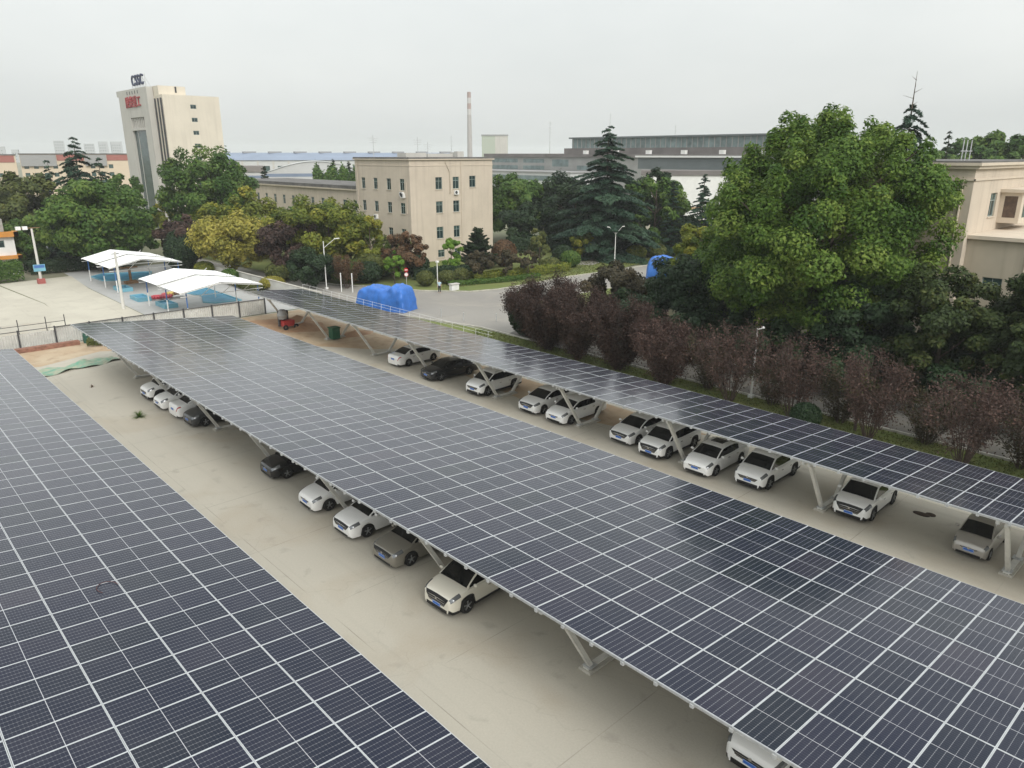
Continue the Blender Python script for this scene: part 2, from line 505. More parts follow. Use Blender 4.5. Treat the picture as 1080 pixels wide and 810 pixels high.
    def build(s, name, mats, parent=None, smooth=False):
        o = bpy.data.objects.new(name, s.mesh(name, mats, ORG.get(parent, (0, 0, 0)), smooth))
        C.objects.link(o)
        if parent is not None:
            o.parent = parent
            ORG[o] = ORG[parent]
        else:
            ORG[o] = (0, 0, 0)
        return o


def tag(o, label=None, cat=None, group=None, kind=None):
    if label: o['label'] = label
    if cat: o['category'] = cat
    if group: o['group'] = group
    if kind: o['kind'] = kind
    return o


def thing(name, loc, label, cat, group=None):
    o = bpy.data.objects.new(name, None)
    o.empty_display_size = 0.3
    C.objects.link(o)
    o.location = loc
    ORG[o] = tuple(loc)
    return tag(o, label, cat, group)


def copy_part(src, parent):
    c = src.copy()
    C.objects.link(c)
    c.parent = parent
    ORG[c] = ORG.get(parent, (0, 0, 0))
    for ch in [x for x in src.children]:
        copy_part(ch, c)
    return c


def sheet(name, pts, z, m):
    mb = MB()
    mb.face([(x, y, z) for x, y in pts])
    return tag(mb.build(name, m), kind='structure')


# ------------------------------------------------------------------ ground, roads, yards
ring = [(4200 * math.cos(t * math.pi / 32), 4200 * math.sin(t * math.pi / 32)) for t in range(64)]
sheet("ground", ring, 0.0, M_EARTH)
sheet("parking_lot", [(-30, -25), (42.0, -25), (42.0, 79.9), (38, 79.9), (-30, 79.9)], 0.008, M_LOT)
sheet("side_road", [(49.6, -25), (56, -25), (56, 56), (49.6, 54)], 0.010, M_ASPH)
sheet("road", [(49.6, -25), (56, -25), (56, 60), (62, 64.5), (140, 64.5), (140, 73.2), (88.6, 73.9), (81, 74.5), (72.3, 73.8), (66, 73.6), (62, 74.8),
               (57.5, 80), (55, 86), (51.5, 92), (49.5, 104), (48.5, 132), (43.4, 132), (43.6, 104), (43.6, 82), (49.6, 58)], 0.006, M_ROAD)
sheet("pool_yard", [(25.6, 80.3), (43.0, 80.3), (43.0, 130), (27.0, 130), (26.0, 112)], 0.010, M_POOLF)
sheet("driveway", [(17.6, 80.3), (25.5, 80.3), (25.9, 112), (27.0, 126), (17.5, 124.5), (19.0, 104)], 0.012, M_YARD)
sheet("yard", [(2, 80.3), (17.5, 80.3), (18.7, 96), (18.9, 104), (17.2, 124.5), (0, 122)], 0.014, M_YARD)
sheet("yard_slab", [(6, 84), (15.5, 86), (17.2, 92.5), (10, 93.0), (4, 92)], 0.05, M_LOT)
sheet("dark_slab", [(4, 84.6), (10.2, 85.2), (12.6, 92.4), (5, 92.2)], 0.056, M_ROAD)
# bare dirt at the far end of the lot and along the columns
sheet("dirt", [(29.0, 66), (32, 63.8), (36, 58), (40, 55), (41.8, 58), (41.8, 79.6), (28.5, 79.6), (27.6, 72)], 0.012, M_DIRT)
sheet("soil", [(33.5, 69.5), (36.8, 67.5), (38.4, 71.5), (37, 76.2), (33, 77.6), (31.8, 73.2)], 0.016, M_SOIL)
sheet("dirt", [(8.5, 73.4), (12, 72.2), (17.2, 74.4), (19.5, 73.2), (24, 74.5), (24, 79.6), (8.5, 79.6)], 0.012, M_DIRT)
sheet("dirt", [(35.6, 34), (37.0, 28), (41.6, 22), (41.6, 54), (38, 53), (36.8, 44)], 0.012, M_DIRT)
# verge between the lot and the road, lawn in front of the office
sheet("verge", [(42.0, -25), (49.1, -25), (49.1, 57.8), (45.5, 70), (43.4, 79), (42.0, 79)], 0.03, M_LAWN)
sheet("lawn", [(57.9, 80.2), (62.3, 75.2), (66.2, 74.0), (72.3, 74.2), (81, 74.9), (88.6, 74.3), (92, 74.3), (120, 80), (120, 101), (72.2, 101.0), (71, 101), (71, 166),
               (49.5, 166), (49.3, 132), (50, 104), (52, 92.4), (55.5, 86.4)], 0.10, M_LAWN)
sheet("verge", [(56.5, -25), (140, -25), (140, 64.0), (62.2, 64.0), (56.5, 59.8)], 0.03, M_LAWN)
sheet("pavement", [(39.9, -25), (41.95, -25), (41.95, 79.5), (39.9, 79.5)], 0.02, M_YARD)
sheet("bare_ground", [(57.0, -20), (90, -20), (90, 52), (66, 58), (57.0, 57)], 0.036, M_DARKSOIL)
sheet("path", [(92, 80), (120, 88), (130, 95), (128, 98), (112, 91.5), (90, 83)], 0.112, M_ROAD)


def kerb(pts, h=0.13, w=0.16):
    mb = MB()
    for a, b in zip(pts, pts[1:]):
        mb.bar((a[0], a[1], h / 2 - 0.02), (b[0], b[1], h / 2 - 0.02), w, h + 0.04)
    return tag(mb.build("kerb", M_KERB), kind='structure')


kerb([(49.35, -25), (49.35, 58), (43.5, 82)])
kerb([(49.5, 104), (51.9, 92.2), (55.3, 86.1), (57.7, 80.1), (62.1, 75.0), (66, 73.8), (72.3, 74.0), (81, 74.7), (88.6, 74.1), (140, 73.6)])
kerb([(56.2, -25), (56.2, 59.8), (62.1, 64.3), (140, 64.3)])

# ------------------------------------------------------------------ solar carports
rs = random.Random(5)
PU, PV = 1.154, 2.298
TILT = R(5.1)
CT, ST = math.cos(TILT), math.sin(TILT)


def carport(label, x_hi, z_hi, ncol, y_ref, u0, u1, columns, foot_rows, rail=False, near_key=None):
    """x_hi: upper edge; the roof falls by TILT towards +X. u runs towards the camera (-Y)."""
    wid = ncol * PV
    root = thing("solar_carport", (x_hi + wid * CT / 2, y_ref - (u0 + u1) / 2 * PU, 0), label, "carport", "solar carports over the parking lot")

    def P(s, y, n=0.0):            # s metres down the slope, n above the glass plane
        return (x_hi + s * CT + n * ST, y, z_hi - s * ST + n * CT)

    def panel(glass, frame, gi, fi, u, v):
        yc = y_ref - (u + 0.5) * PU; sc = (v + 0.5) * PV
        w, l = (PU - 0.010) / 2, (PV - 0.016) / 2
        t1, t2 = rs.gauss(0, 0.0035), rs.gauss(0, 0.0025)

        def Q(a, b, n=0.0):        # a along y, b along slope
            return P(sc + b, yc + a, n + a * t1 + b * t2)
        fw = 0.019
        k = len(glass.v)
        wi, li = w - fw, l - fw
        glass.face([Q(-wi, -li), Q(-wi, li), Q(wi, li), Q(wi, -li)], gi, uv=[(0, 0), (0, 1), (1, 1), (1, 0)])
        tn = min(1, max(0, rs.gauss(0.5, 0.2)))
        for i in range(k, k + 4):
            glass.t[i] = tn
        glass.face([Q(-wi, -li, -0.012), Q(wi, -li, -0.012), Q(wi, li, -0.012), Q(-wi, li, -0.012)], gi + 1 if gi == 0 else gi + 1)
        up, dn = 0.004, -0.034
        for (a0, b0, a1, b1) in ((-w, -l, w, -li), (-w, li, w, l), (-w, -li, -wi, li), (wi, -li, w, li)):
            c = [(a0, b0), (a0, b1), (a1, b1), (a1, b0)]
            frame.face([Q(a, b, up) for a, b in c], fi)
            frame.face([Q(a, b, dn) for a, b in reversed(c)], fi)
        c = [(-w, -l), (w, -l), (w, l), (-w, l)]
        for i in range(4):
            a, b = c[i], c[(i + 1) % 4]
            frame.face([Q(*a, up), Q(*a, dn), Q(*b, dn), Q(*b, up)][::-1], fi)

    def set_tint(o, mb):
        a = o.data.attributes.new("tint", 'FLOAT', 'POINT')
        a.data.foreach_set('value', [mb.t.get(i, 0.5) for i in range(len(o.data.vertices))])

    # the 100 panels that show largest become parts, the rest one part
    dm = cam.matrix_basis.inverted() if False else (Matrix.Translation(cam.location) @ cam.rotation_euler.to_matrix().to_4x4()).inverted()
    cells = []
    for u in range(u0, u1):
        for v in range(ncol):
            p = dm @ Vector(P((v + 0.5) * PV, y_ref - (u + 0.5) * PU))
            sx = -p.z and p.x / -p.z * 781.69; sy = p.y / -p.z * 781.69
            seen = p.z < -1 and abs(sx) < 525 and abs(sy) < 395
            d = p.length
            cells.append((0 if seen else 1, d, u, v))
    cells.sort()
    for _, d, u, v in cells[:100]:
        g = MB(); f = MB()
        panel(g, f, 0, 0, u, v)
        go = g.build("solar_panel", [M_GLASS, M_BACK], root)
        set_tint(go, g)
        f.build("panel_frame", M_ALU, go)
    rest = MB()
    for _, d, u, v in cells[100:]:
        panel(rest, rest, 0, 2, u, v)
    ro = rest.build("solar_panels", [M_GLASS, M_BACK, M_ALU], root)
    set_tint(ro, rest)
    ro['kind'] = 'stuff'
    yA, yB = y_ref - u1 * PU, y_ref - u0 * PU
    # purlins along the roof, rafters across, V legs
    for v in range(ncol):
        for fr in (0.22, 0.78):
            s = (v + fr) * PV
            m = MB()
            a, b = P(s, yA + 0.05, -0.085), P(s, yB - 0.05, -0.085)
            m.bar(a, b, 0.06, 0.09)
            m.build("purlin", M_GALV, root)
    m = MB()
    for s in (0.05, wid - 0.05):
        m.bar(P(s, yA, -0.075), P(s, yB, -0.075), 0.04, 0.07)
    k = 0
    while yB - k * PU > yA:
        p = P(0.03, yB - k * PU, -0.10)
        m.box(p[0] - 0.05, p[1] - 0.055, p[2] - 0.06, p[0] + 0.05, p[1] + 0.055, p[2] + 0.045)
        k += 1
    m.build("edge_rail", M_GALV, root)
    for y in columns:
        m = MB()
        m.bar(P(0.25, y, -0.24), P(wid - 0.2, y, -0.24), 0.14, 0.22)
        m.build("rafter", M_STEEL, root)
        for row in foot_rows:
            (fx1, tx1), (fx2, tx2) = row
            for fx, tx in row:
                s = (tx - x_hi) / CT
                m = MB()
                top = P(s, y, -0.33)
                m.bar((fx, y, 0.16), top, 0.17, 0.17)
                leg = m.build("leg", M_STEEL, root)
                b2 = MB()
                b2.box(fx - 0.19, y - 0.19, 0.155, fx + 0.19, y + 0.19, 0.185)
                b2.build("base_plate", M_GALV, leg)
            m = MB()
            m.box(min(fx1, fx2) - 0.3, y - 0.26, -0.05, max(fx1, fx2) + 0.3, y + 0.26, 0.10, 1)
            m.box(min(fx1, fx2) - 0.22, y - 0.12, 0.10, max(fx1, fx2) + 0.22, y + 0.12, 0.155, 0)
            m.build("base_beam", [M_STEEL, M_KERB], root)
        p = P(0.35, y + 0.35, -0.2)
        m = MB()
        m.box(p[0], p[1] - 0.07, p[2] - 0.16, p[0] + 0.3, p[1] + 0.07, p[2])
        m.build("junction_box", M_WHITE, root)
    if rail:
        m = MB()
        for i in range(int((yB - yA) / 1.6) + 1):
            y = yA + 0.3 + i * 1.6
            if y > 45:
                m.tube(P(wid - 0.05, y, 0), P(wid - 0.05, y, 0.55), 0.014, n=5)
        m.tube(P(wid - 0.05, 45, 0.55), P(wid - 0.05, yB, 0.55), 0.013, n=5)
        m.tube(P(wid - 0.05, 45, 0.28), P(wid - 0.05, yB, 0.28), 0.011, n=5)
        m.build("safety_rail", M_WHITE, root)
    return root


carport("wide solar carport roof between the two aisles, six panels across", 14.285, 17.4 - 13.606, 6, 17.728, -45, 20,
        [14.3 + 8.13 * k for k in range(-2, 7)], [((17.05, 15.2), (18.5, 20.2)), ((24.3, 22.6), (25.7, 27.2))])
XL = 10.121 - 8 * PV * CT
carport("solar carport roof nearest the camera, its far rows grey and near rows blue", XL, 17.4 - 15.226 + 8 * PV * ST, 8, 19.095, -45, 14,
        [14.3 + 8.13 * k for k in range(-1, 7)], [((XL + 2.6, XL + 0.9), (XL + 4.1, XL + 6.2)), ((7.0, 4.6), (7.9, 9.4))])
carport("narrow solar carport roof beside the purple shrubs, three panels across", 32.696, 17.4 - 14.036, 3, 11.732, -57, 14,
        [6.1 + 8.3 * k for k in range(-1, 9)], [((35.0, 33.15), (36.55, 38.5))], rail=True)


# ------------------------------------------------------------------ cars
CARS = {
    'sedan': dict(W=1.80, wb=2.70, r=.325, roof=1.46, xa=1.28, xb=.44, xc=-.72, xd=-1.62,
                  zt=[(-2.40, .74), (-2.36, .93), (-2.26, 1.02), (-1.6, 1.06), (-1.0, .98), (0, .95), (1.28, 1.0), (1.5, .97), (1.85, .90), (2.05, .83), (2.18, .765), (2.25, .64)]),
    'suv': dict(W=1.85, wb=2.68, r=.36, roof=1.66, xa=1.32, xb=.56, xc=-1.45, xd=-2.16,
                zt=[(-2.33, .84), (-2.29, 1.0), (-2.18, 1.06), (-1.2, 1.06), (0, 1.03), (1.32, 1.09), (1.5, 1.07), (1.80, 1.02), (2.0, .95), (2.13, .87), (2.19, .73)]),
    'saloon': dict(W=1.84, wb=2.80, r=.335, roof=1.45, xa=1.26, xb=.32, xc=-.86, xd=-1.86,
                   zt=[(-2.46, .76), (-2.42, .95), (-2.30, 1.04), (-1.8, 1.07), (-1.1, .99), (0, .95), (1.26, 1.0), (1.5, .975), (1.9, .91), (2.14, .85), (2.27, .79), (2.33, .68)]),
    'crossover': dict(W=1.84, wb=2.65, r=.355, roof=1.60, xa=1.28, xb=.46, xc=-1.15, xd=-2.02,
                      zt=[(-2.22, .86), (-2.18, 1.02), (-2.06, 1.10), (-1.2, 1.06), (0, 1.01), (1.28, 1.06), (1.5, 1.035), (1.80, .98), (2.0, .92), (2.12, .85), (2.18, .72)]),
    'mini': dict(W=1.50, wb=2.34, r=.285, roof=1.48, xa=1.10, xb=.46, xc=-1.0, xd=-1.56,
                 zt=[(-1.76, .70), (-1.72, .88), (-1.6, .96), (-1.0, .95), (0, .92), (1.10, .97), (1.28, .94), (1.5, .85), (1.68, .78), (1.77, .70), (1.81, .57)]),
}


def car_proto(kind, paint, opts=()):
    p = CARS[kind]
    zt = p['zt']; xt, xn = zt[0][0], zt[-1][0]
    W2 = p['W'] / 2; r = p['r']; xw = (p['wb'] / 2, -p['wb'] / 2)
    root = thing("parked_car", (0, 0, 0), None, None)
    X = sorted(set([round(x, 4) for x in np.concatenate([np.linspace(xt, xt + .3, 6), np.linspace(xt + .3, xn - .35, 46), np.linspace(xn - .35, xn, 7)])]))
    zx, zz = zip(*zt)

    def topz(x): return float(np.interp(x, zx, zz))

    def wf(x):
        a = np.interp(x, [xt, xt + .05, xt + .18, xt + .6, xn - .8, xn - .42, xn - .18, xn - .06, xn], [.78, .87, .94, 1, 1, .985, .935, .87, .78])
        return W2 * float(a)

    def zbot(x):
        b = float(np.interp(x, [xt, xt + .15, xn - .12, xn], [.36, .25, .20, .30]))
        for c in xw:
            d = abs(x - c); Ra = r + .055
            if d < Ra:
                b = max(b, r - .02 + math.sqrt(Ra * Ra - d * d))
        return b
    V = []
    for x in X:
        w = wf(x); t = topz(x); b = zbot(x)
        zs = max(t - .13, .40 * t + .1)
        zs = max(zs, min(b + .05, t - .05))
        mid = max(b + .02, (b + zs) * .5)
        half = [(0, .24), (.72 * W2, .24), (.72 * W2, b), (.965 * w, b), (1.0 * w, max(b + .01, min(b + .14, mid))), (1.005 * w, mid), (.985 * w, zs), (.945 * w, t - .055), (.84 * w, t - .015), (.45 * w, t + .005), (0, t + .015)]
        ringp = [(x, y, z) for y, z in half] + [(x, -y, z) for y, z in reversed(half[:-1])]
        V.append(ringp)
    nh = len(half)
    nr = len(V[0])
    mb = MB()

    def mi(i, j):
        jj = j if j < nh - 1 else (nr - 2 - j)
        if jj <= 1: return 1
        if jj == 2: return 1
        if jj == 3 and kind in ('suv', 'crossover'): return 1
        return 0
    mb.grid(V, mi)
    mb.face(V[0][::-1][:] if False else [V[0][j] for j in range(nr)], 0)
    mb.face([V[-1][j] for j in reversed(range(nr))], 0)
    # greenhouse
    xa, xb, xc, xd = p['xa'], p['xb'], p['xc'], p['xd']
    GX = sorted(set([round(float(x), 4) for x in np.concatenate([np.linspace(xd, xc, 8), np.linspace(xc, xb, 10), np.linspace(xb, xa, 8)])]))
    roof = p['roof']

    def zr(x):
        dome = roof - .035 * ((x - (xb + xc) / 2) / ((xb - xc) / 2)) ** 2
        if x > xb:
            f = (x - xb) / (xa - xb)
            return (roof - .035) * (1 - f) + (topz(xa) + .01) * f + .03 * math.sin(math.pi * f)
        if x < xc:
            f = (xc - x) / (xc - xd)
            return (roof - .035) * (1 - f) + (topz(xd) + .01) * f + .04 * math.sin(math.pi * f)
        return dome
    G = []
    for x in GX:
        w = W2 if kind not in ('sedan', 'saloon') or x > xc else W2 * .97
        zb = topz(x) - .03
        z = max(zr(x), zb + .03)
        h = (z - zb) / (roof - .95)
        rail = w * (.90 - .17 * min(1, h))
        half = [(.925 * w, zb), (.915 * w - .012 * h, zb + .10 * (z - zb)), (rail + .035, zb + .84 * (z - zb)), (rail - .03, zb + .965 * (z - zb)), (rail * .62, z), (0, z + .012)]
        G.append([(x, y, zz_) for y, zz_ in half] + [(x, -y, zz_) for y, zz_ in reversed(half[:-1])])
    ng = len(G[0]); nhg = 6
    body_roof = opts and 'black_roof' in opts
    parts = {'body': mb, 'windscreen': MB(), 'rear_window': MB(), 'side_window_l': MB(), 'side_window_r': MB()}
    k0 = len(mb.v)
    for row in G:
        mb.v += row
    xq = xd + (.55 if kind in ('sedan', 'saloon') else .30) * (xc - xd)
    for i in range(len(GX) - 1):
        x0, x1 = GX[i], GX[i + 1]
        for j in range(ng - 1):
            jj = j if j < nhg - 1 else ng - 2 - j
            q = (k0 + i * ng + j, k0 + (i + 1) * ng + j, k0 + (i + 1) * ng + j + 1, k0 + i * ng + j + 1)
            pts = [mb.v[a] for a in q]
            if jj == 1 and x0 >= xq - .01 and x1 <= xa - .08:
                parts['side_window_l' if j < nhg - 1 else 'side_window_r'].face(pts)
            elif jj >= 3 and x0 >= xb + .02 and x1 <= xa + .001:
                parts['windscreen'].face(pts)
            elif jj >= 3 and x0 >= xd - .001 and x1 <= xc - .02:
                parts['rear_window'].face(pts)
            else:
                mb.f.append(q); mb.m.append(1 if body_roof and jj >= 2 and xc - .02 <= x0 <= xb else 0)
    body = parts['body'].build("body", [paint, M_BLACK], root, True)
    parts['windscreen'].build("windscreen", M_CGLASS, root, True)
    parts['rear_window'].build("rear_window", M_CGLASS, root, True)
    parts['side_window_l'].build("side_window", M_CGLASS, root, True)
    parts['side_window_r'].build("side_window", M_CGLASS, root, True)
    if 'sunroof' in opts:
        m = MB(); zc = zr(0) + .018
        m.box(-.55, -.38, zc - .05, .08, .38, zc)
        m.build("sunroof", M_CGLASS, root)
    if kind == 'suv':
        for s in (-1, 1):
            m = MB()
            m.tube((xc + .1, s * W2 * .70, roof + .01), (xb - .1, s * W2 * .70, roof + .01), .018, n=6)
            m.build("roof_rail", M_GALV, root)
    # lamps that follow the body surface
    def patch(name, x0, x1, j0, j1, mt, off=.008, side=1):
        m = MB()
        rows = []
        for x, row in zip(X, V):
            if x0 <= x <= x1:
                w = wf(x)
                rr = []
                for j in range(j0, j1 + 1):
                    a = Vector(row[j] if side > 0 else row[nr - 1 - j])
                    n = Vector((.5 if x > 0 else -.5, side * .9, .35)).normalized()
                    rr.append(tuple(a + n * off))
                rows.append(rr)
        m.grid(rows, 0, side < 0)
        m.build(name, mt, root, True)
    for s in (1, -1):
        patch("headlight", xn - (.56 if kind != 'mini' else .30), xn - .055, 6, 8, M_LAMP, side=s)
        patch("taillight", xt + .0, xt + (.34 if kind in ('sedan', 'saloon') else .22), 6, 7, M_RED, side=s)
    gz = zz[-1]
    fx = xn + .010
    m = MB()
    gw = W2 * (.66 if kind in ('suv', 'crossover') else .66 if kind == 'saloon' else .50)
    gd = {'suv': .17, 'sedan': .09, 'mini': .07, 'saloon': .15, 'crossover': .24}[kind]
    m.face([(fx, -gw * .72, gz - gd), (fx, gw * .72, gz - gd), (fx, gw, gz), (fx, -gw, gz)])
    rows = []
    for row in V[-2:]:
        rows.append([tuple(Vector(pt) + Vector((.006, 0, .010))) for pt in row[nh - 3:nh + 2]])
    if kind in ('crossover', 'saloon'):
        m.grid(rows, 0)
    g = m.build("grille", M_BLACK, root)
    m = MB()
    for zf in (.35, .75):
        m.bar((fx + .004, -gw * .82, gz - gd * zf), (fx + .004, gw * .82, gz - gd * zf), .012, .018)
    m.tube((fx - .01, 0, gz - .02), (fx + .018, 0, gz - .02), .055, n=12)
    m.build("badge_bar", M_CHROME, g)
    m = MB()
    m.prism([(xn - .30, -W2 * .86), (xn + .006, -W2 * .66), (xn + .006, W2 * .66), (xn - .30, W2 * .86)], .225, {"sedan": .34, "suv": .40, "mini": .33, "saloon": .32, "crossover": .37}[kind])
    for s in (1, -1):
        m.prism([(xn - .19, s * W2 * .90), (xn - .02, s * W2 * .74), (xn - .10, s * W2 * .60), (xn - .24, s * W2 * .76)][::s], .36, .47)
    m.build("bumper_intake", M_BLACK, root)
    for xx, sg in ((fx + .012, 1), (xt - .018, -1)):
        zc = gz - gd - .02 if sg > 0 else .70
        m = MB()
        m.box(min(xx, xx - sg * .04), -.22, zc - .07, max(xx, xx - sg * .04), .22, zc + .07, 0)
        pl = m.build("licence_plate", M_PLATE, root)
        m = MB()
        for a, b, c, d in ((-.21, -.06, .21, -.05), (-.21, .05, .21, .06), (-.21, -.05, -.2, .05), (.2, -.05, .21, .05)):
            m.face([(xx + sg * .003, y, zc + z) for y, z in ((a, b), (c, b), (c, d), (a, d))][::sg])
        m.build("plate_border", M_PLATEW, pl)
    for s in (1, -1):
        m = MB()
        m.blob((xa - .28, s * (W2 + .10), topz(xa) + .08), (.07, .11, .075))
        m.build("door_mirror", paint, root, True)
        m = MB()
        for hx in (.12, -.82):
            m.box(hx - .09, s * W2 * 1.004 - .018, .80, hx + .09, s * W2 * 1.004 + .018, .83)
        m.build("door_handle", M_CHROME, root)
    for c in xw:
        for s in (1, -1):
            m = MB()
            y0 = s * (W2 - .11)
            hw = .105
            m.lathe([(r * .62, -hw), (r * .93, -hw), (r, -hw * .7), (r, hw * .7), (r * .93, hw), (r * .62, hw), (r * .62, -hw)], (c, y0, r), 'y', 24)
            wh = m.build("wheel", M_RUBBER, root, True)
            m = MB()
            yo = y0 + s * hw * .80
            m.lathe([(0.0, -s * .04), (r * .60, -s * .04), (r * .64, s * .0), (r * .58, s * .012), (r * .56, -s * .03)], (c, yo, r), 'y', 20, 1)
            for q in range(5):
                t = q * 2 * math.pi / 5 + .3
                m.bar((c + .02 * math.cos(t), yo + s * .008, r + .02 * math.sin(t)), (c + r * .60 * math.cos(t), yo + s * .004, r + r * .60 * math.sin(t)), .055, .03, 0)
            m.tube((c, yo - s * .02, r), (c, yo + s * .02, r), .05, n=10, mi=0)
            m.build("rim", [M_RIM, M_RIMD], wh, True)
    return root


PROTO = {}


def place_car(kind, paint, x, y, rz, label, opts=(), group="cars parked under the carports"):
    key = (kind, paint, opts)
    if key not in PROTO:
        t = car_proto(kind, PAINT[paint], opts)
        PROTO[key] = t
    else:
        t = PROTO[key].copy()
        C.objects.link(t)
        for ch in PROTO[key].children:
            copy_part(ch, t)
    t.location = (x, y, 0.012)
    t.rotation_euler = (0, 0, R(rz))
    tag(t, label, "car", group)
    return t


def by_wheel(kind, wx, wy, rz):
    """centre from the contact point of the camera-side leading wheel (the nose points to -X, rz = 180 + turn)."""
    p = CARS[kind]
    a = R(rz)
    # wheel in local coords: front axle, left side for a nose-out car
    lx, ly = p['wb'] / 2, p['W'] / 2
    return wx - (lx * math.cos(a) - ly * math.sin(a)), wy - (lx * math.sin(a) + ly * math.cos(a))


# nose-out cars of the right-hand row: contact point of the near front wheel
for kind, paint, wx, wy, rz, label, opts in [
    ('crossover', 'white', 35.66, 12.07, 181, "white crossover with dark V grille beside the carport leg and an empty bay", ('rails',)),
    ('mini', 'silver', 35.68, 6.95, 180, "small silver city car with round headlights under the narrow carport", ()),
    ('suv', 'white', 35.24, 17.37, 180, "white crossover with big black grille beside the sunroof sedan", ()),
    ('sedan', 'white', 34.66, 20.32, 181, "white sedan with a dark sunroof under the narrow carport", ('sunroof',)),
    ('crossover', 'white', 34.73, 23.61, 180, "white crossover behind a carport leg, next to the sunroof sedan", ()),
    ('saloon', 'white', 35.24, 26.23, 179, "white sedan with black grille, first car past the empty bays", ()),
    ('sedan', 'white', 34.87, 31.59, 180, "white sedan behind a V leg, empty bays on its near side", ()),
    ('saloon', 'white', 35.02, 34.35, 181, "plain white sedan tucked close behind another white sedan, nose out", ()),
    ('suv', 'white', 34.82, 40.03, 181, "white crossover beside the black sedan under the narrow carport", ()),
    ('saloon', 'black', 34.59, 45.5, 177, "black sedan parked under the narrow carport among white cars", ()),
]:
    x, y = by_wheel(kind, wx, wy, rz)
    place_car(kind, paint, x, y, rz, label, opts)
# a car parked tail-out beyond the black sedan
place_car('sedan', 'white', 36.5, 51.75, 2, "white car parked tail out, farthest along the narrow carport")
# row under the wide carport
for kind, paint, wx, wy, rz, label, opts in [
    ('suv', 'white', 16.40, 55.79, 181, "white crossover with black wheel arches, farthest car under the wide carport", ()),
    ('sedan', 'white', 16.40, 52.9, 180, "white sedan squeezed between the far crossover and a tail-out white sedan", ()),
    ('sedan', 'dark', 16.69, 47.94, 181, "dark grey sedan behind a thin carport leg", ()),
    ('sedan', 'black', 16.77, 36.49, 178, "black sedan standing alone under the wide carport edge", ()),
    ('sedan', 'white', 16.49, 31.38, 179, "white sedan with sharp black front, next to the black sedan", ()),
    ('saloon', 'white', 16.44, 27.69, 180, "rounded white sedan between a carport leg and the champagne grey sedan", ()),
    ('saloon', 'grey', 16.45, 24.20, 181, "champagne grey sedan under the wide carport edge", ()),
    ('crossover', 'ivory', 16.01, 19.77, 183, "ivory white crossover with dark wheels, nearest fully visible car", ()),
    ('suv', 'white', 17.6, 7.0, 180, "white car almost hidden under the wide carport, only its bonnet showing", ()),
]:
    x, y = by_wheel(kind, wx, wy, rz)
    place_car(kind, paint, x, y, rz, label, opts)
place_car('sedan', 'white', 18.05, 51.15, 1, "white sedan parked tail out with a red tail lamp showing")
for i, (x, y, rz, lb) in enumerate([(28.2, 157.5, 20, "distant white car under the trees, nearest the orange-banded house"), (30.8, 152.5, 25, "distant white car under the trees, farther from the house"),
                                    (32.5, 160.0, 20, "distant white car parked in the shade behind two others")]):
    place_car('suv', 'white', x, y, rz, lb, group="white cars parked far off under trees")


# ------------------------------------------------------------------ buildings
def frame3(o, ux):
    """wall frame: o corner, ux horizontal unit vector seen from outside running left to right; outward normal = ux x z."""
    ux = Vector(ux).normalized()
    return Vector(o), ux, Vector((0, 0, 1)), ux.cross(Vector((0, 0, 1)))


def wall_with_holes(mb, fr, width, z0, z1, rects, depth=0.16, mi=0):
    o, ux, uz, n = fr

    def P(x, z, d=0.0):
        return o + ux * x + uz * z - n * d
    xs = sorted({0, width, *[r[0] for r in rects], *[r[2] for r in rects]})
    zs = sorted({z0, z1, *[r[1] for r in rects], *[r[3] for r in rects]})
    for xa, xb in zip(xs, xs[1:]):
        for za, zb in zip(zs, zs[1:]):
            xm, zm = (xa + xb) / 2, (za + zb) / 2
            if any(r[0] < xm < r[2] and r[1] < zm < r[3] for r in rects):
                continue
            mb.face([P(xa, za), P(xb, za), P(xb, zb), P(xa, zb)], mi)
    for x0, a, x1, b in rects:
        mb.face([P(x0, a), P(x0, a, depth), P(x0, b, depth), P(x0, b)][::-1], mi)
        mb.face([P(x1, a), P(x1, a, depth), P(x1, b, depth), P(x1, b)], mi)
        mb.face([P(x0, a), P(x1, a), P(x1, a, depth), P(x0, a, depth)][::-1], mi)
        mb.face([P(x0, b), P(x1, b), P(x1, b, depth), P(x0, b, depth)], mi)


def window(parent, fr, r, depth=0.15, glass=None, bars=1, transom=True, sill=True, gl2=None):
    o, ux, uz, n = fr
    x0, z0, x1, z1 = r

    def P(x, z, d):
        return o + ux * x + uz * z - n * d
    m = MB()
    zt = z0 + (z1 - z0) * 0.68
    m.face([P(x0, z0, depth), P(x1, z0, depth), P(x1, zt, depth), P(x0, zt, depth)], 0)
    m.face([P(x0, zt, depth), P(x1, zt, depth), P(x1, z1, depth), P(x0, z1, depth)], 1)
    w = m.build("window", [glass or M_WGLASS, gl2 or M_WGLASS2], parent)
    f = MB()
    d = depth - 0.03
    t = 0.06
    for a, b in (((x0, z0 + t / 2), (x1, z0 + t / 2)), ((x0, z1 - t / 2), (x1, z1 - t / 2)), ((x0 + t / 2, z0), (x0 + t / 2, z1)), ((x1 - t / 2, z0), (x1 - t / 2, z1))):
        f.bar(P(*a, d), P(*b, d), t, t)
    for k in range(bars):
        x = x0 + (x1 - x0) * (k + 1) / (bars + 1)
        f.bar(P(x, z0, d + .004), P(x, z1, d + .004), 0.05, 0.05)
    if transom:
        f.bar(P(x0, zt, d + .002), P(x1, zt, d + .002), 0.05, 0.05)
    f.build("window_frame", M_WFRAME, w)
    if sill:
        q = MB()
        q.bar(P(x0 - .08, z0 - .045, -0.03), P(x1 + .08, z0 - .045, -0.03), 0.16, 0.07)
        q.build("window_sill", M_BEIGE_L, w)
    return w


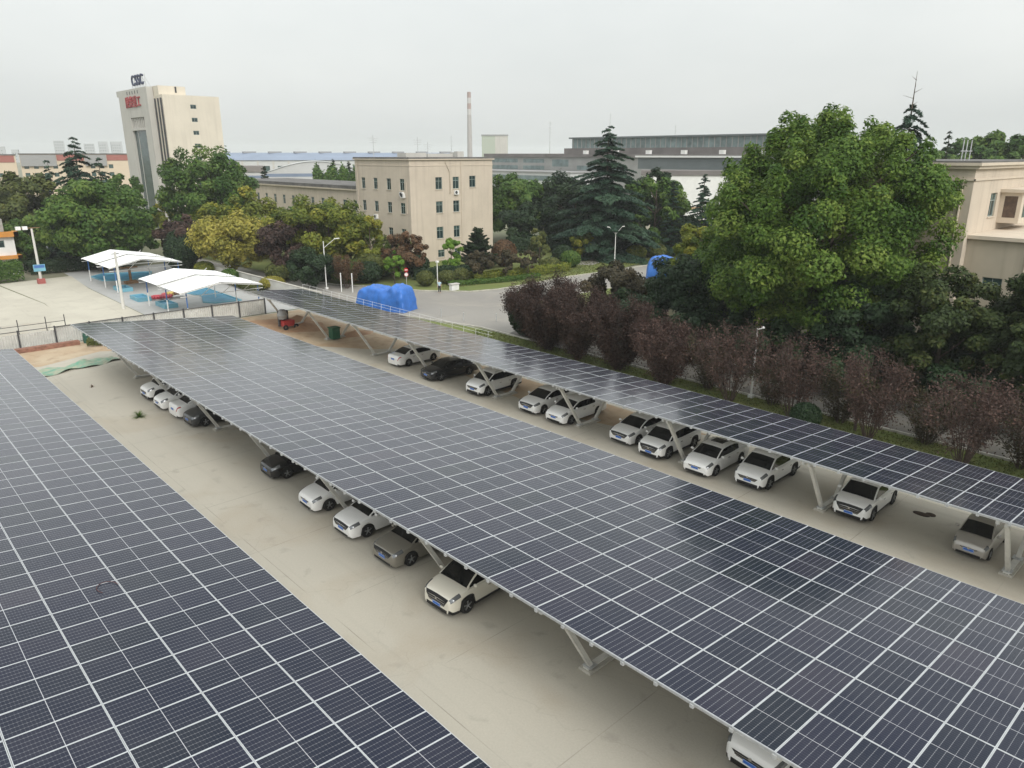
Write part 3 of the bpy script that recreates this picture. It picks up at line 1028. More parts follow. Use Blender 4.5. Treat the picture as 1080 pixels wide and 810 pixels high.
def pipe(parent, pts, r=0.055, m=None):
    q = MB()
    for a, b in zip(pts, pts[1:]):
        q.tube(a, b, r, n=6)
    return q.build("drainpipe", m or M_BEIGE_L, parent)


def ac_unit(parent, c, n):
    m = MB()
    cx, cy, cz = c
    if abs(n[0]) > 0.5:
        m.box(cx - .35, cy - .45, cz - .35, cx + .0, cy + .45, cz + .35)
    else:
        m.box(cx - .45, cy - .35, cz - .35, cx + .45, cy + .0, cz + .35)
    a = m.build("air_conditioner", M_WHITE, parent)
    g = MB()
    if abs(n[0]) > .5:
        g.tube((cx - .353, cy + .1, cz), (cx - .362, cy + .1, cz), .27, n=14)
    else:
        g.tube((cx - .1, cy - .353, cz), (cx - .1, cy - .362, cz), .27, n=14)
    g.build("fan_grille", M_DARKM, a)
    return a


# office block in the middle, four storeys
OX, OY, OZ = 72.2, 101.9, 16.5
off = thing("office_building", (OX + 8.9, OY + 8, 0), "four storey beige office block with small green windows beyond the junction", "building")
wl = MB()
fY = frame3((OX, OY, 0), (1, 0, 0))
rY = []
for z0, z1 in ((11.8, 13.75), (7.95, 9.85), (3.7, 5.65)):
    for x0, x1 in ((5.15, 6.55), (8.82, 10.15)):
        rY.append((x0, z0, x1, z1))
rY.append((12.45, 11.95, 13.85, 13.85))
rY += [(5.3, .55, 6.7, 1.8), (8.9, .55, 10.2, 1.8)]
wall_with_holes(wl, fY, 17.75, -0.3, OZ, rY)
fX = frame3((OX, OY + 16.4, 0), (0, -1, 0))
rX = []
for z0, z1 in ((11.7, 13.55), (7.95, 9.72), (3.8, 5.5)):
    for y0, y1 in ((116.4, 115.25), (112.6, 111.4), (108.6, 107.35), (104.8, 103.5)):
        rX.append((OY + 16.4 - y0, z0, OY + 16.4 - y1, z1))
wall_with_holes(wl, fX, 16.4, -0.3, OZ, rX)
wl.face([(OX + 17.75, OY, -.3), (OX + 17.75, OY + 16.4, -.3), (OX + 17.75, OY + 16.4, OZ), (OX + 17.75, OY, OZ)])
wl.face([(OX + 17.75, OY + 16.4, -.3), (OX, OY + 16.4, -.3), (OX, OY + 16.4, OZ), (OX + 17.75, OY + 16.4, OZ)])
wl.build("wall", M_BEIGE, off)
for i, r in enumerate(rY):
    window(off, fY, r, gl2=M_WGLASS2 if i % 3 else M_WGLASS)
for i, r in enumerate(rX):
    window(off, fX, r, gl2=M_WGLASS2 if i % 2 else M_WGLASS)
m = MB()
m.box(OX - .28, OY - .28, OZ, OX + 18.03, OY + 16.68, OZ + .16)
m.build("cornice", M_BEIGE_L, off)
m = MB()
m.box(OX - .06, OY - .06, OZ - .95, OX + 17.81, OY - .003, OZ - .85)
m.box(OX - .06, OY - .06, OZ - .949, OX - .003, OY + 16.46, OZ - .851)
m.build("string_course", M_BEIGE_L, off)
rf = MB()
rf.box(OX - .2, OY - .2, OZ + .16, OX + 17.95, OY + 16.6, OZ + .42)
roof = rf.build("roof", M_ROOF, off)
for (x, y, w, d, h) in ((3, 5, 4.2, 2.6, .7), (9, 7, 5.5, 2.2, .6), (13.2, 4, 1.4, 1.0, .95), (15.6, 8, 1.2, 1.2, .8)):
    b = MB()
    b.box(OX + x, OY + y, OZ + .42, OX + x + w, OY + y + d, OZ + .42 + h)
    b.build("roof_hatch", M_TGREY, roof)
for (x, y, h) in ((1.2, 12, 3.6), (10.5, 12, 3.4), (12.0, 11, 2.6)):
    b = MB()
    b.tube((OX + x, OY + y, OZ + .4), (OX + x, OY + y, OZ + .4 + h), .05, n=6)
    for k in range(3):
        b.tube((OX + x - .9 + .1 * k, OY + y, OZ + h - .1 - .35 * k), (OX + x + .9 - .1 * k, OY + y, OZ + h - .1 - .35 * k), .03, n=5)
    b.build("roof_aerial", M_GALV, roof)
pipe(off, [(OX + 8.3, OY - .07, 13.2), (OX + 8.3, OY - .07, 11.2)])
pipe(off, [(OX + 10.6, OY - .07, OZ - .1), (OX + 10.55, OY - .07, 0)])
pipe(off, [(OX + 7.2, OY - .07, OZ - .3), (OX + 8.1, OY - .07, 14.6), (OX + 8.1, OY - .07, 11)], m=M_GREYR)
pipe(off, [(OX - .07, OY + .9, 13.0), (OX - .07, OY + .9, 8.0)])
pipe(off, [(OX - .07, OY + 15.6, OZ - .3), (OX - .07, OY + 15.6, 0)])
ac_unit(off, (OX + 9.4, OY, 11.2), (0, -1, 0))
ac_unit(off, (OX, OY + 1.9, 10.9), (-1, 0, 0))
ac_unit(off, (OX, OY + 2.2, 11.15), (-1, 0, 0))
ac_unit(off, (OX, OY + 10.2, 7.1), (-1, 0, 0))

# long low wing behind the yellow trees
wg = thing("office_wing", (76, 145, 0), "long low beige wing with flat dark roof behind the yellow trees", "building")
wl = MB()
fW = frame3((73.2, 172, 0), (0, -1, 0))
rW = []
for k in range(11):
    y = 160.4 - k * 4.02
    for z0, z1 in ((7.6, 9.4), (3.6, 5.4)):
        rW.append((172 - y - .6, z0, 172 - y + .6, z1))
wall_with_holes(wl, fW, 53.6, -.3, 11.1, rW)
wl.face([(73.2, 118.4, -.3), (86, 118.4, -.3), (86, 118.4, 11.1), (73.2, 118.4, 11.1)])
wl.face([(86, 118.4, -.3), (86, 172, -.3), (86, 172, 11.1), (86, 118.4, 11.1)])
wl.face([(86, 172, -.3), (73.2, 172, -.3), (73.2, 172, 11.1), (86, 172, 11.1)])
wl.build("wall", M_BEIGE, wg)
for r in rW:
    window(wg, fW, r, sill=False)
m = MB()
m.box(72.8, 118.42, 11.1, 86.3, 172.3, 11.35)
m.build("cornice", M_GREYR, wg)
m = MB()
m.box(73.0, 118.45, 11.35, 86.1, 172.1, 11.95)
m.build("roof", M_ROOF, wg)

# beige building on the right edge with a porch bay and a lower block
BX, BY, BZ = 66.31, 19.09, 16.55
rb = thing("beige_building", (BX + 10, BY + 6, 0), "beige building with moulded cornice and porch bay behind the big green tree", "building")
wl = MB()
fY = frame3((BX, BY, 0), (1, 0, 0))
rY = [(4.95, 12.45, 6.65, 14.35), (14, 12.4, 15.6, 14.3), (18, 12.4, 19.6, 14.3)]
wall_with_holes(wl, fY, 26, -.3, BZ, rY, .2)
fX = frame3((BX, BY + 11, 0), (0, -1, 0))
rX = [(11 - 1.62 - k * 3.6 - 1.2, z, 11 - 1.62 - k * 3.6, z + 1.75) for k in range(3) for z in (12.5, 8.4, 4.3)]
wall_with_holes(wl, fX, 11, -.3, BZ, rX, .2)
wl.face([(BX + 26, BY, -.3), (BX + 26, BY + 11, -.3), (BX + 26, BY + 11, BZ), (BX + 26, BY, BZ)])
wl.face([(BX + 26, BY + 11, -.3), (BX, BY + 11, -.3), (BX, BY + 11, BZ), (BX + 26, BY + 11, BZ)])
wl.build("wall", M_BEIGE, rb)
for r in rY:
    window(rb, fY, r, .18, bars=1)
for r in rX:
    window(rb, fX, r, .18, bars=1)
m = MB()
m.box(BX - .45, BY - .45, BZ, BX + 26.45, BY + 11.45, BZ + .22)
m.box(BX - .28, BY - .28, BZ - .24, BX + 26.28, BY + 11.28, BZ - .003)
m.build("cornice", M_BEIGE_L, rb)
m = MB()
m.box(BX - .10, BY - .10, BZ - 1.12, BX + 26.1, BY - .003, BZ - .98)
m.box(BX - .10, BY - .10, BZ - 1.121, BX - .003, BY + 11.1, BZ - .981)
m.build("string_course", M_BEIGE_L, rb)
m = MB()
m.box(BX - .38, BY - .38, BZ + .22, BX + 26.38, BY + 11.38, BZ + .34)
rfo = m.build("roof", M_ROOF, rb)
for x in (6.0, 6.9, 8.0):
    b = MB()
    b.tube((BX + x, BY + 3, BZ + .3), (BX + x, BY + 3, BZ + 2.0), .04, n=6)
    b.tube((BX + x - .4, BY + 3, BZ + 1.1), (BX + x + .4, BY + 3, BZ + 1.1), .04, n=6)
    b.build("roof_aerial", M_GALV, rfo)
pipe(rb, [(BX - .09, BY + .72, BZ - 1.1), (BX - .09, BY + .72, 0)], .075, M_BEIGE_L)
m = MB()          # porch bay on the upper floor, above the lower block
m.box(BX + 7.6, BY - 1.6, 11.85, BX + 13.0, BY - .003, 14.35)
m.prism([(BX + 7.3, BY - 1.9), (BX + 13.3, BY - 1.9), (BX + 13.3, BY - .003), (BX + 7.3, BY - .003)], 14.35, 14.62)
bay = m.build("porch_bay", M_BEIGE_L, rb)
fB = frame3((BX + 7.6, BY - 1.603, 0), (1, 0, 0))
for x in (.75, 3.1):
    q = MB()
    q.face([(BX + 7.6 + x, BY - 1.606, 12.3), (BX + 9.2 + x, BY - 1.606, 12.3), (BX + 9.2 + x, BY - 1.606, 14.05), (BX + 7.6 + x, BY - 1.606, 14.05)])
    q.build("bay_window", M_WGLASS2, bay)
fB2 = frame3((BX + 7.597, BY - .003, 0), (0, -1, 0))
q = MB()
q.face([(BX + 7.594, BY - .35, 12.3), (BX + 7.594, BY - 1.3, 12.3), (BX + 7.594, BY - 1.3, 14.05), (BX + 7.594, BY - .35, 14.05)])
q.build("bay_window", mat("brown_shutter", (0.10, 0.068, 0.05), 0.6, var=0.3, scale=3), bay)
lw = MB()
fL = frame3((BX + 1.0, BY - 5.0, 0), (1, 0, 0))
fL2 = frame3((BX + 1.0, BY - .003, 0), (0, -1, 0))
rL = [(4.5, 7.1, 6.8, 8.2), (10.5, 7.1, 12.8, 8.2)]
wall_with_holes(lw, fL, 20, -.3, 11.0, rL, .2)
rL2 = [(1.5, 6.4, 2.9, 8.1)]
wall_with_holes(lw, fL2, 4.997, -.3, 11.0, rL2, .2)
lw.face([(BX + 1.0, BY - 5, 11.0), (BX + 21, BY - 5, 11.0), (BX + 21, BY - .003, 11.0), (BX + 1.0, BY - .003, 11.0)])
lw.build("lower_block", M_GREYR, rb)
for r in rL:
    window(rb, fL, r, .18, sill=False)
for r in rL2:
    window(rb, fL2, r, .18, sill=False)
m = MB()
m.box(BX + .7, BY - 5.3, 11.003, BX + 21.2, BY - .004, 11.28)
m.build("cornice", M_BEIGE_L, rb)
pipe(rb, [(BX + .93, BY - 4.2, 10.4), (BX + .93, BY - 4.2, 0)], .06)

# tall office tower
TX, TY = 63.8, 184.3
tw = thing("office_tower", (TX + 7, TY + 15, 0), "tall cream office tower with dark central glass strip, left of the skyline", "building")
wl = MB()
fT = frame3((TX, TY, 0), (1, 0, 0))
rT = [(6.0, 27.42 - 2.86 * k, 7.35, 28.35 - 2.86 * k) for k in range(9)]
wall_with_holes(wl, fT, 12.9, -.3, 30.3, rT, .15)
wl.face([(TX + 12.9, TY, -.3), (TX + 12.9, TY + 29, -.3), (TX + 12.9, TY + 29, 30.3), (TX + 12.9, TY, 30.3)])
wl.face([(TX, TY + 29, -.3), (TX, TY, -.3), (TX, TY, 30.3), (TX, TY + 29, 30.3)])
wl.face([(TX + 12.9, TY + 29, -.3), (TX, TY + 29, -.3), (TX, TY + 29, 30.3), (TX + 12.9, TY + 29, 30.3)])
wl.face([(TX, TY, 30.3), (TX + 12.9, TY, 30.3), (TX + 12.9, TY + 29, 30.3), (TX, TY + 29, 30.3)])
wl.build("wall", M_CREAM, tw)
for r in rT:
    window(tw, fT, r, .14, bars=1, transom=False, sill=False)
m = MB()           # stair head and plant room
m.box(TX + .1, TY + 2.4, 30.3, TX + 6.2, TY + 27, 32.3)
m.build("plant_room", M_CREAM, tw)
m = MB()
m.box(TX + 3.8, TY + 2.35, 30.9, TX + 4.2, TY + 2.397, 32.2)
m.build("louvre", M_DARKM, tw)
m = MB()           # projecting front slab facing the car park
m.box(TX - 1.4, TY + 5.6, -.3, TX - .003, TY + 17.2 - 7.6, 32.2)
m.box(TX - 1.4, TY + 19.2, -.3, TX - .003, TY + 26.3, 32.2)
m.box(TX - 1.4, TY + 9.6, 25.8, TX - .003, TY + 19.2, 32.2)
m.box(TX - 1.4, TY + 9.6, 22.85, TX - .003, TY + 19.2, 23.35)
m.box(TX - 1.4, TY + 26.303, 30.9, TX - .003, TY + 27.6, 32.2)
m.build("front_slab", M_TGREY, tw)
m = MB()
m.box(TX - .9, TY + 9.6, -.3, TX - .004, TY + 19.2, 22.85)
gl = m.build("curtain_wall", M_TGLASS, tw)
m = MB()
m.box(TX - .95, TY + 16.6, -.2, TX - .903, TY + 16.85, 22.8)
m.build("mullion", M_TGREY, gl)
m = MB()
for k in range(8):
    y = TY + 9.95 + k * 1.2
    m.box(TX - 1.2, y, 23.35, TX - .004, y + .42, 25.8)
m.box(TX - .3, TY + 9.6, 23.36, TX - .003, TY + 19.2, 25.79, 1)
m.build("fin_band", [M_TGREY, M_DARKM], tw)
for y, w in ((TY + .55, .55), (TY + 2.5, .4), (TY + 4.4, .45), (TY + 27.2, .5), (TY + 28.3, .4)):
    m = MB()
    m.box(TX - .25, y, -.3, TX - .003, y + w, 29.6)
    m.build("dark_strip", M_DARKM, tw)
for k in range(5):
    m = MB()
    y = TY + 11.6 + k * 1.9
    m.box(TX - 1.42, y, 31.0, TX - 1.403, y + .5, 31.75)
    m.build("slot", M_DARKM, tw)


def text_thing(name, body, loc, size, m, label, cat, ext=0.12, space=1.0):
    cu = bpy.data.curves.new(name, 'FONT')
    cu.body = body
    cu.size = size
    cu.extrude = ext
    cu.offset = 0.012 * size
    cu.align_x = 'CENTER'
    cu.space_character = space
    cu.materials.append(m)
    tmp = bpy.data.objects.new(name, cu)
    C.objects.link(tmp)
    dg = bpy.context.evaluated_depsgraph_get()
    me = bpy.data.meshes.new_from_object(tmp.evaluated_get(dg))
    bpy.data.objects.remove(tmp)
    if not me.materials:
        me.materials.append(m)
    o = bpy.data.objects.new(name, me)
    C.objects.link(o)
    o.matrix_world = Matrix(((0, 0, -1, loc[0]), (-1, 0, 0, loc[1]), (0, 1, 0, loc[2]), (0, 0, 0, 1)))
    ORG[o] = tuple(loc)
    return tag(o, label, cat)


M_SIGNB = mat("sign_navy", (0.035, 0.045, 0.09), 0.5)
M_SIGNR = mat("sign_red", (0.36, 0.05, 0.055), 0.5)
sg = thing("roof_sign", (TX - .6, TY + 13.3, 32.3), "dark letters CSSC standing on the roof of the cream tower", "sign")
o = text_thing("lettering", "CSSC", (TX - .6, TY + 13.3, 32.95), 3.3, M_SIGNB, None, None, .15, 1.12)
o.parent = sg
o.matrix_parent_inverse = Matrix.Translation(sg.location).inverted()
m = MB()
for k in range(6):
    y = TY + 8.6 + k * 1.85
    m.tube((TX - .4, y, 32.2), (TX - .4, y, 35.2), .06, n=5)
    m.tube((TX + .8, y, 32.2), (TX - .4, y, 34.6), .05, n=5)
m.tube((TX - .4, TY + 8.4, 33.4), (TX - .4, TY + 18.2, 33.4), .05, n=5)
m.tube((TX - .4, TY + 8.4, 34.9), (TX - .4, TY + 18.2, 34.9), .05, n=5)
m.build("sign_frame", M_GALV, sg)
text_thing("wall_sign", "陕柴重工", (TX - 1.55, TY + 15.6, 28.3), 2.7, M_SIGNR, "four big red Chinese characters across the tower front", "sign", .1, 1.0)

# orange-banded house on the left edge
hs_ = thing("small_house", (14, 139, 0), "white two storey house with orange bands on the left edge", "house")
m = MB()
fH = frame3((2, 133.8, 0), (1, 0, 0))
rH = [(17.2, 4.05, 18.7, 5.1), (12.5, 4.05, 14.0, 5.1), (12.5, 1.0, 14, 2.1)]
wall_with_holes(m, fH, 20.0, -.3, 5.6, rH)
m.face([(22, 133.8, -.3), (22, 145, -.3), (22, 145, 5.6), (22, 133.8, 5.6)])
m.face([(2, 133.8, 5.6), (22, 133.8, 5.6), (22, 145, 5.6), (2, 145, 5.6)])
m.build("wall", M_WHITE, hs_)
for r in rH:
    window(hs_, fH, r, .14, transom=False, sill=False)
M_OR = mat("orange_band", (0.55, 0.24, 0.05), 0.7, var=0.15, scale=1)
for z in (2.35, 5.6):
    m = MB()
    m.box(1.6, 133.2, z, 22.6, 133.797, z + .75 if z > 3 else z + .5)
    m.box(22.003, 133.2, z + .002, 22.6, 145, z + (.748 if z > 3 else .498))
    m.build("orange_canopy", M_OR, hs_)
m = MB()
m.prism([(2, 134.2), (21, 134.2), (20.4, 140), (2, 140)], 6.35, 8.2)
m.build("roof", mat("grey_tile_roof", (0.33, 0.32, 0.29), 0.9, var=0.2, scale=2), hs_)


# distant buildings -------------------------------------------------
def block(name, label, cat, a, b, depth, z1, m_wall, bands=(), roofm=None, rects=None, z0=-.3, group=None, roof_t=.4, glass=None):
    """a -> b is the visible foot line (left to right seen from the camera)."""
    a = Vector((*a, 0)); b = Vector((*b, 0))
    ux = (b - a).normalized(); n = ux.cross(Vector((0, 0, 1)))
    w = (b - a).length
    c = (a + b) / 2 - n * depth / 2
    t = thing(name, (c.x, c.y, 0), label, cat, group)
    fr = frame3(a, ux)
    wl_ = MB()
    wall_with_holes(wl_, fr, w, z0, z1, rects or [], .25)
    P = lambda x, d, z: a + ux * x - n * d + Vector((0, 0, z))
    wl_.face([P(w, 0, z0), P(w, depth, z0), P(w, depth, z1), P(w, 0, z1)])
    wl_.face([P(0, depth, z0), P(0, 0, z0), P(0, 0, z1), P(0, depth, z1)])
    wl_.face([P(w, depth, z0), P(0, depth, z0), P(0, depth, z1), P(w, depth, z1)])
    wl_.face([P(0, 0, z1), P(w, 0, z1), P(w, depth, z1), P(0, depth, z1)])
    wl_.build("wall", m_wall, t)
    for r in rects or []:
        q = MB()
        q.face([P(r[0], .2, r[1]), P(r[2], .2, r[1]), P(r[2], .2, r[3]), P(r[0], .2, r[3])])
        q.build("window", glass or M_WGLASS2, t)
    for nm, x0, x1, za, zb, mm, dd in bands:
        q = MB()
        pts = [P(x0, -dd, za), P(x1, -dd, za), P(x1, -dd, zb), P(x0, -dd, zb)]
        q.face(pts)
        q.face([P(x0, -dd, zb), P(x1, -dd, zb), P(x1, 0, zb), P(x0, 0, zb)])
        q.face([P(x0, -dd, za), P(x0, -dd, zb), P(x0, 0, zb), P(x0, 0, za)])
        q.face([P(x1, -dd, zb), P(x1, -dd, za), P(x1, 0, za), P(x1, 0, zb)])
        q.build(nm, mm, t)
    if roofm:
        q = MB()
        pts = [P(-.3, -.3, 0), P(w + .3, -.3, 0), P(w + .3, depth + .3, 0), P(-.3, depth + .3, 0)]
        q.prism([(p.x, p.y) for p in pts], z1 + .003, z1 + roof_t)
        q.build("roof", roofm, t)
    return t, P


M_REDB = mat("red_brick_band", (0.33, 0.13, 0.11), 0.9)
M_APT = mat("apartment_cream", (0.60, 0.50, 0.38), 0.9)
M_APTG = mat("balcony_grey", (0.30, 0.30, 0.30), 0.8)
wins = [(x, z, x + 1.6, z + 1.5) for x in np.arange(1.0, 38, 3.2) for z in (3, 6, 9, 12) if not (12 < x < 22 or x > 30)]
block("apartment_block", "long cream apartment block with red and grey bands left of the tower", "building", (63.5, 344.2), (102, 334.9), 12, 17.3, M_APT,
      [("red_band", 12.2, 21.5, 15.0, 17.2, M_REDB, .15), ("red_band", 29.5, 38.5, 15.0, 17.2, M_REDB, .15), ("balcony_stack", .2, 12, 13, 17.1, M_APTG, .9), ("balcony_stack", 21.7, 29.3, 13, 17.1, M_APTG, .9)],
      M_ROOF, wins)
block("red_topped_building", "cream building with a red top at the far left edge", "building", (40, 347), (62.3, 344.6), 12, 17.0, M_APT,
      [("red_band", .2, 21.9, 14.4, 16.9, M_REDB, .15)], M_ROOF, [(x, 9, x + 1.6, 10.5) for x in np.arange(2, 20, 3.5)])
M_BLROOF = mat("blue_metal_roof", (0.20, 0.25, 0.34), 0.5, var=0.1, scale=.1)
M_WHW = mat("white_metal_wall", (0.52, 0.53, 0.53), 0.6, var=0.05, scale=.2)
t, P = block("long_factory", "long white factory hall with blue roof along the horizon", "factory", (120, 380), (248, 302), 40, 14.6, M_WHW,
             [("pilaster", k * 7.1 + .1, k * 7.1 + .9, 0, 14.5, M_TGREY, .25) for k in range(21)], None,
             [(k * 7.1 + 2.3, 8.6, k * 7.1 + 5.8, 12.0) for k in range(21)], glass=M_WGLASS2)
q = MB()
w = 150.0
pr = [(-.6, 14.62), (20, 18.1), (40.6, 14.62)]
for (d0, z0), (d1, z1) in zip(pr, pr[1:]):
    q.face([P(-.5, d0, z0), P(w, d0, z0), P(w, d1, z1), P(-.5, d1, z1)])
q.face([P(-.5, -.6, 14.62), P(-.5, 20, 18.1), P(-.5, 40.6, 14.62)])
q.face([P(w, -.6, 14.62), P(w, 40.6, 14.62), P(w, 20, 18.1)])
rfo = q.build("roof", M_BLROOF, t)
for k in range(12):
    q = MB()
    a, b = P(4 + k * 12.3, 19, 18.0), P(10.5 + k * 12.3, 21, 18.75)
    q.box(min(a.x, b.x), min(a.y, b.y), 17.9, max(a.x, b.x), max(a.y, b.y), 18.7)
    q.build("roof_vent", M_APTG, rfo)

# white arched hall with a blue stripe
t = thing("arched_hall", (108, 207, 0), "white hall with low arched roof and blue stripe behind the beige wing", "factory")
ha = Vector((97.5, 208.0, 0)); hb = Vector((122.5, 194.8, 0)); ux = (hb - ha).normalized(); nn = ux.cross(Vector((0, 0, 1))); hw = (hb - ha).length
arc = [(hw * k / 16, 12.3 + 3.1 * math.sin(math.pi * k / 16)) for k in range(17)]
m = MB()
P = lambda x, d, z: ha + ux * x - nn * d + Vector((0, 0, z))
m.face([P(0, 0, -.3), P(hw, 0, -.3)] + [P(x, 0, z) for x, z in reversed(arc)])
m.face([P(0, 30, -.3), P(0, 0, -.3), P(0, 0, 12.3), P(0, 30, 12.3)])
m.face([P(hw, 0, -.3), P(hw, 30, -.3), P(hw, 30, 12.3), P(hw, 0, 12.3)])
m.build("wall", M_WHW, t)
m = MB()
m.grid([[P(x, -.3, z + .05), P(x, 30, z + .05)] for x, z in arc], 0, True)
m.build("roof", mat("pale_roof", (0.46, 0.47, 0.46), 0.6), t)
m = MB()
m.face([P(.1, -.02, 11.2), P(hw - .1, -.02, 11.2), P(hw - .1, -.02, 12.1), P(.1, -.02, 12.1)])
m.build("blue_stripe", M_BLROOF, t)
block("low_workshop", "low white workshop with grey roof beside the arched hall", "factory", (89.5, 212), (97.3, 208.6), 14, 12.6, M_WHW,
      [("blue_stripe", .1, 8.3, 10.9, 11.6, M_BLROOF, .05)], mat("brown_grey_roof", (0.24, 0.22, 0.21), .9), [(2, 6, 3.5, 9), (5, 6, 6.5, 9)], roof_t=1.6)

# big workshop on the right: stepped roofs with a glazed clerestory
M_FGREY = mat("factory_grey", (0.30, 0.30, 0.29), 0.85, var=0.12, scale=.2)
M_FDARK = mat("factory_dark_cladding", (0.13, 0.15, 0.155), 0.7, var=0.1, scale=.15)
M_FROOF = mat("factory_roof", (0.17, 0.155, 0.15), 0.9, var=0.2, scale=.15)
M_FGL = mat("factory_glazing", (0.16, 0.21, 0.21), 0.3, var=0.35, scale=.4)
fac = thing("big_workshop", (220, 150, 0), "big grey workshop with stepped roof and glazed clerestory behind the cedar", "factory")
m = MB()
m.box(200, 96, -.3, 250, 230, 16.4)
m.build("wall", M_FGREY, fac)
m = MB()
m.box(199.4, 95.6, 16.41, 251, 196, 17.4)
m.box(204, 95.8, 17.41, 248, 192, 19.4)
m.box(199.5, 196.2, 16.41, 250.5, 231, 17.6)
m.build("roof", M_FROOF, fac)
m = MB()
m.box(206, 97, 19.42, 222, 190, 22.6)
cl = m.build("clerestory", M_FGL, fac)
for k in range(47):
    q = MB()
    y = 97.2 + k * 2.0
    q.box(205.85, y, 19.43, 205.995, y + .28, 22.58)
    q.build("mullion", M_FGREY, cl)
m = MB()
m.box(205.2, 96.2, 22.61, 223, 191, 23.1)
m.build("clerestory_roof", M_FDARK, cl)
m = MB()
m.face([(199.99, 115.2, 12.9), (199.99, 155.4, 12.9), (199.99, 155.4, 16.3), (199.99, 115.2, 16.3)][::-1])
m.build("dark_cladding", M_FDARK, fac)
m = MB()
m.box(199.3, 114.6, 16.42, 199.395, 156.2, 16.95)
m.build("white_gutter", M_WHITE, fac)
for y0, y1, z0, z1 in ((160, 182, 12.2, 13.6), (186, 194, 13.2, 15.6), (198, 209, 12.0, 13.4), (212, 228, 12.0, 13.4), (198, 209, 14.4, 15.8), (212, 228, 14.4, 15.8)):
    q = MB()
    q.face([(199.985, y0, z0), (199.985, y1, z0), (199.985, y1, z1), (199.985, y0, z1)][::-1])
    q.build("window", M_FGL, fac)
for k in range(6):
    q = MB()
    y = 112 + k * 13.5
    q.box(202, y, 17.41, 203.2, y + 1.6, 18.6)
    q.build("roof_vent", M_WHITE, fac)
block("low_white_annex", "low white annex with ribbon windows in front of the grey workshop", "factory", (186, 226), (186, 172), 12, 11.4, M_WHW,
      [("ribbon_window", 1, 53, 8.8, 10.4, M_FGL, .05)], M_APTG)
block("white_boundary_hall", "plain white hall with dirty foot between the conifers and the big tree", "factory", (172, 132), (193, 104), 10, 11.8, M_WHITE, [("orange_footing", .1, 34.8, 2.6, 3.4, mat("ochre_footing", (0.42, 0.30, 0.18), .9), .1)], M_FROOF, roof_t=1.3)

# chimney and boiler house on the horizon
ch = thing("factory_chimney", (384, 461, 0), "tall slim banded chimney on the horizon", "chimney")
m = MB()
m.lathe([(2.1, 0), (1.8, 30), (1.55, 46)], (384, 461, 0), n=20)
m.build("shaft", mat("chimney_concrete", (0.40, 0.38, 0.37), .9), ch, True)
for k in range(4):
    m = MB()
    z = 46 + k * 4.05
    m.lathe([(1.55 - k * .04, z), (1.51 - k * .04, z + 4.05)], (384, 461, 0), n=20)
    m.build("painted_band", mat("faded_red", (0.36, 0.27, 0.25), .8) if k % 2 else mat("faded_band_white", (0.50, 0.49, 0.48), .8), ch, True)
block("boiler_house", "pale green block beside the chimney on the horizon", "building", (325.8, 379), (338.5, 368.2), 12, 28.6, mat("pale_green_wall", (0.40, 0.44, 0.37), .8),
      [("cream_panel", 8.5, 16.5, 14, 28.5, M_TGREY, .06)], M_APTG, roof_t=.8)
M_FAR = mat("far_tower_wall", (0.38, 0.39, 0.40), .9)
far = [(331, 1975, 18, 33, "faint tower block at the far left edge of the skyline"), (356, 1968, 12, 27, "faint low block just right of the far left tower"), (440, 1951, 20, 46, "faint pale tower, tallest at the left of the far cluster"),
       (468, 1945, 24, 37, "faint slab block beside the tallest far tower"), (497, 1938, 20, 40, "faint square block in the middle of the far cluster"),
       (524, 1930, 18, 45, "faint tower just left of the cream office tower"), (550, 1922, 22, 45, "faint paired tower nearly touching the cream office tower"), (578, 1915, 18, 43, "faint tower half hidden by the cream office tower")]
for x, y, w, h, lb in far:
    block("tower_block", lb, "building", (x - w / 2, y), (x + w / 2, y - 4), 16, h, M_FAR, [], None, [(q_, z, q_ + 2.2, z + 1.8) for q_ in np.arange(2, w - 3, 4.5) for z in np.arange(6, h - 3, 6)], group="distant tower blocks")

for x, y, h, lb in [(299, 292, 34, "thin mast on the horizon above the big workshop, left one"), (322, 270, 38, "tallest thin mast on the horizon above the big workshop"), (343, 243, 32, "thin mast on the horizon, close to the plane tree"), (262, 330, 27, "short thin mast on the horizon right of the boiler house")]:
    t = thing("radio_mast", (x, y, 0), lb, "mast")
    m = MB(); m.tube((x, y, 0), (x, y, h), .28, .12, n=5); m.build("shaft", M_GALV, t)
    m = MB()
    for k in range(3):
        m.tube((x - .9, y, h - 1 - 2.2 * k), (x + .9, y, h - 1 - 2.2 * k), .10, n=4)
    m.build("crossbar", M_GALV, t)

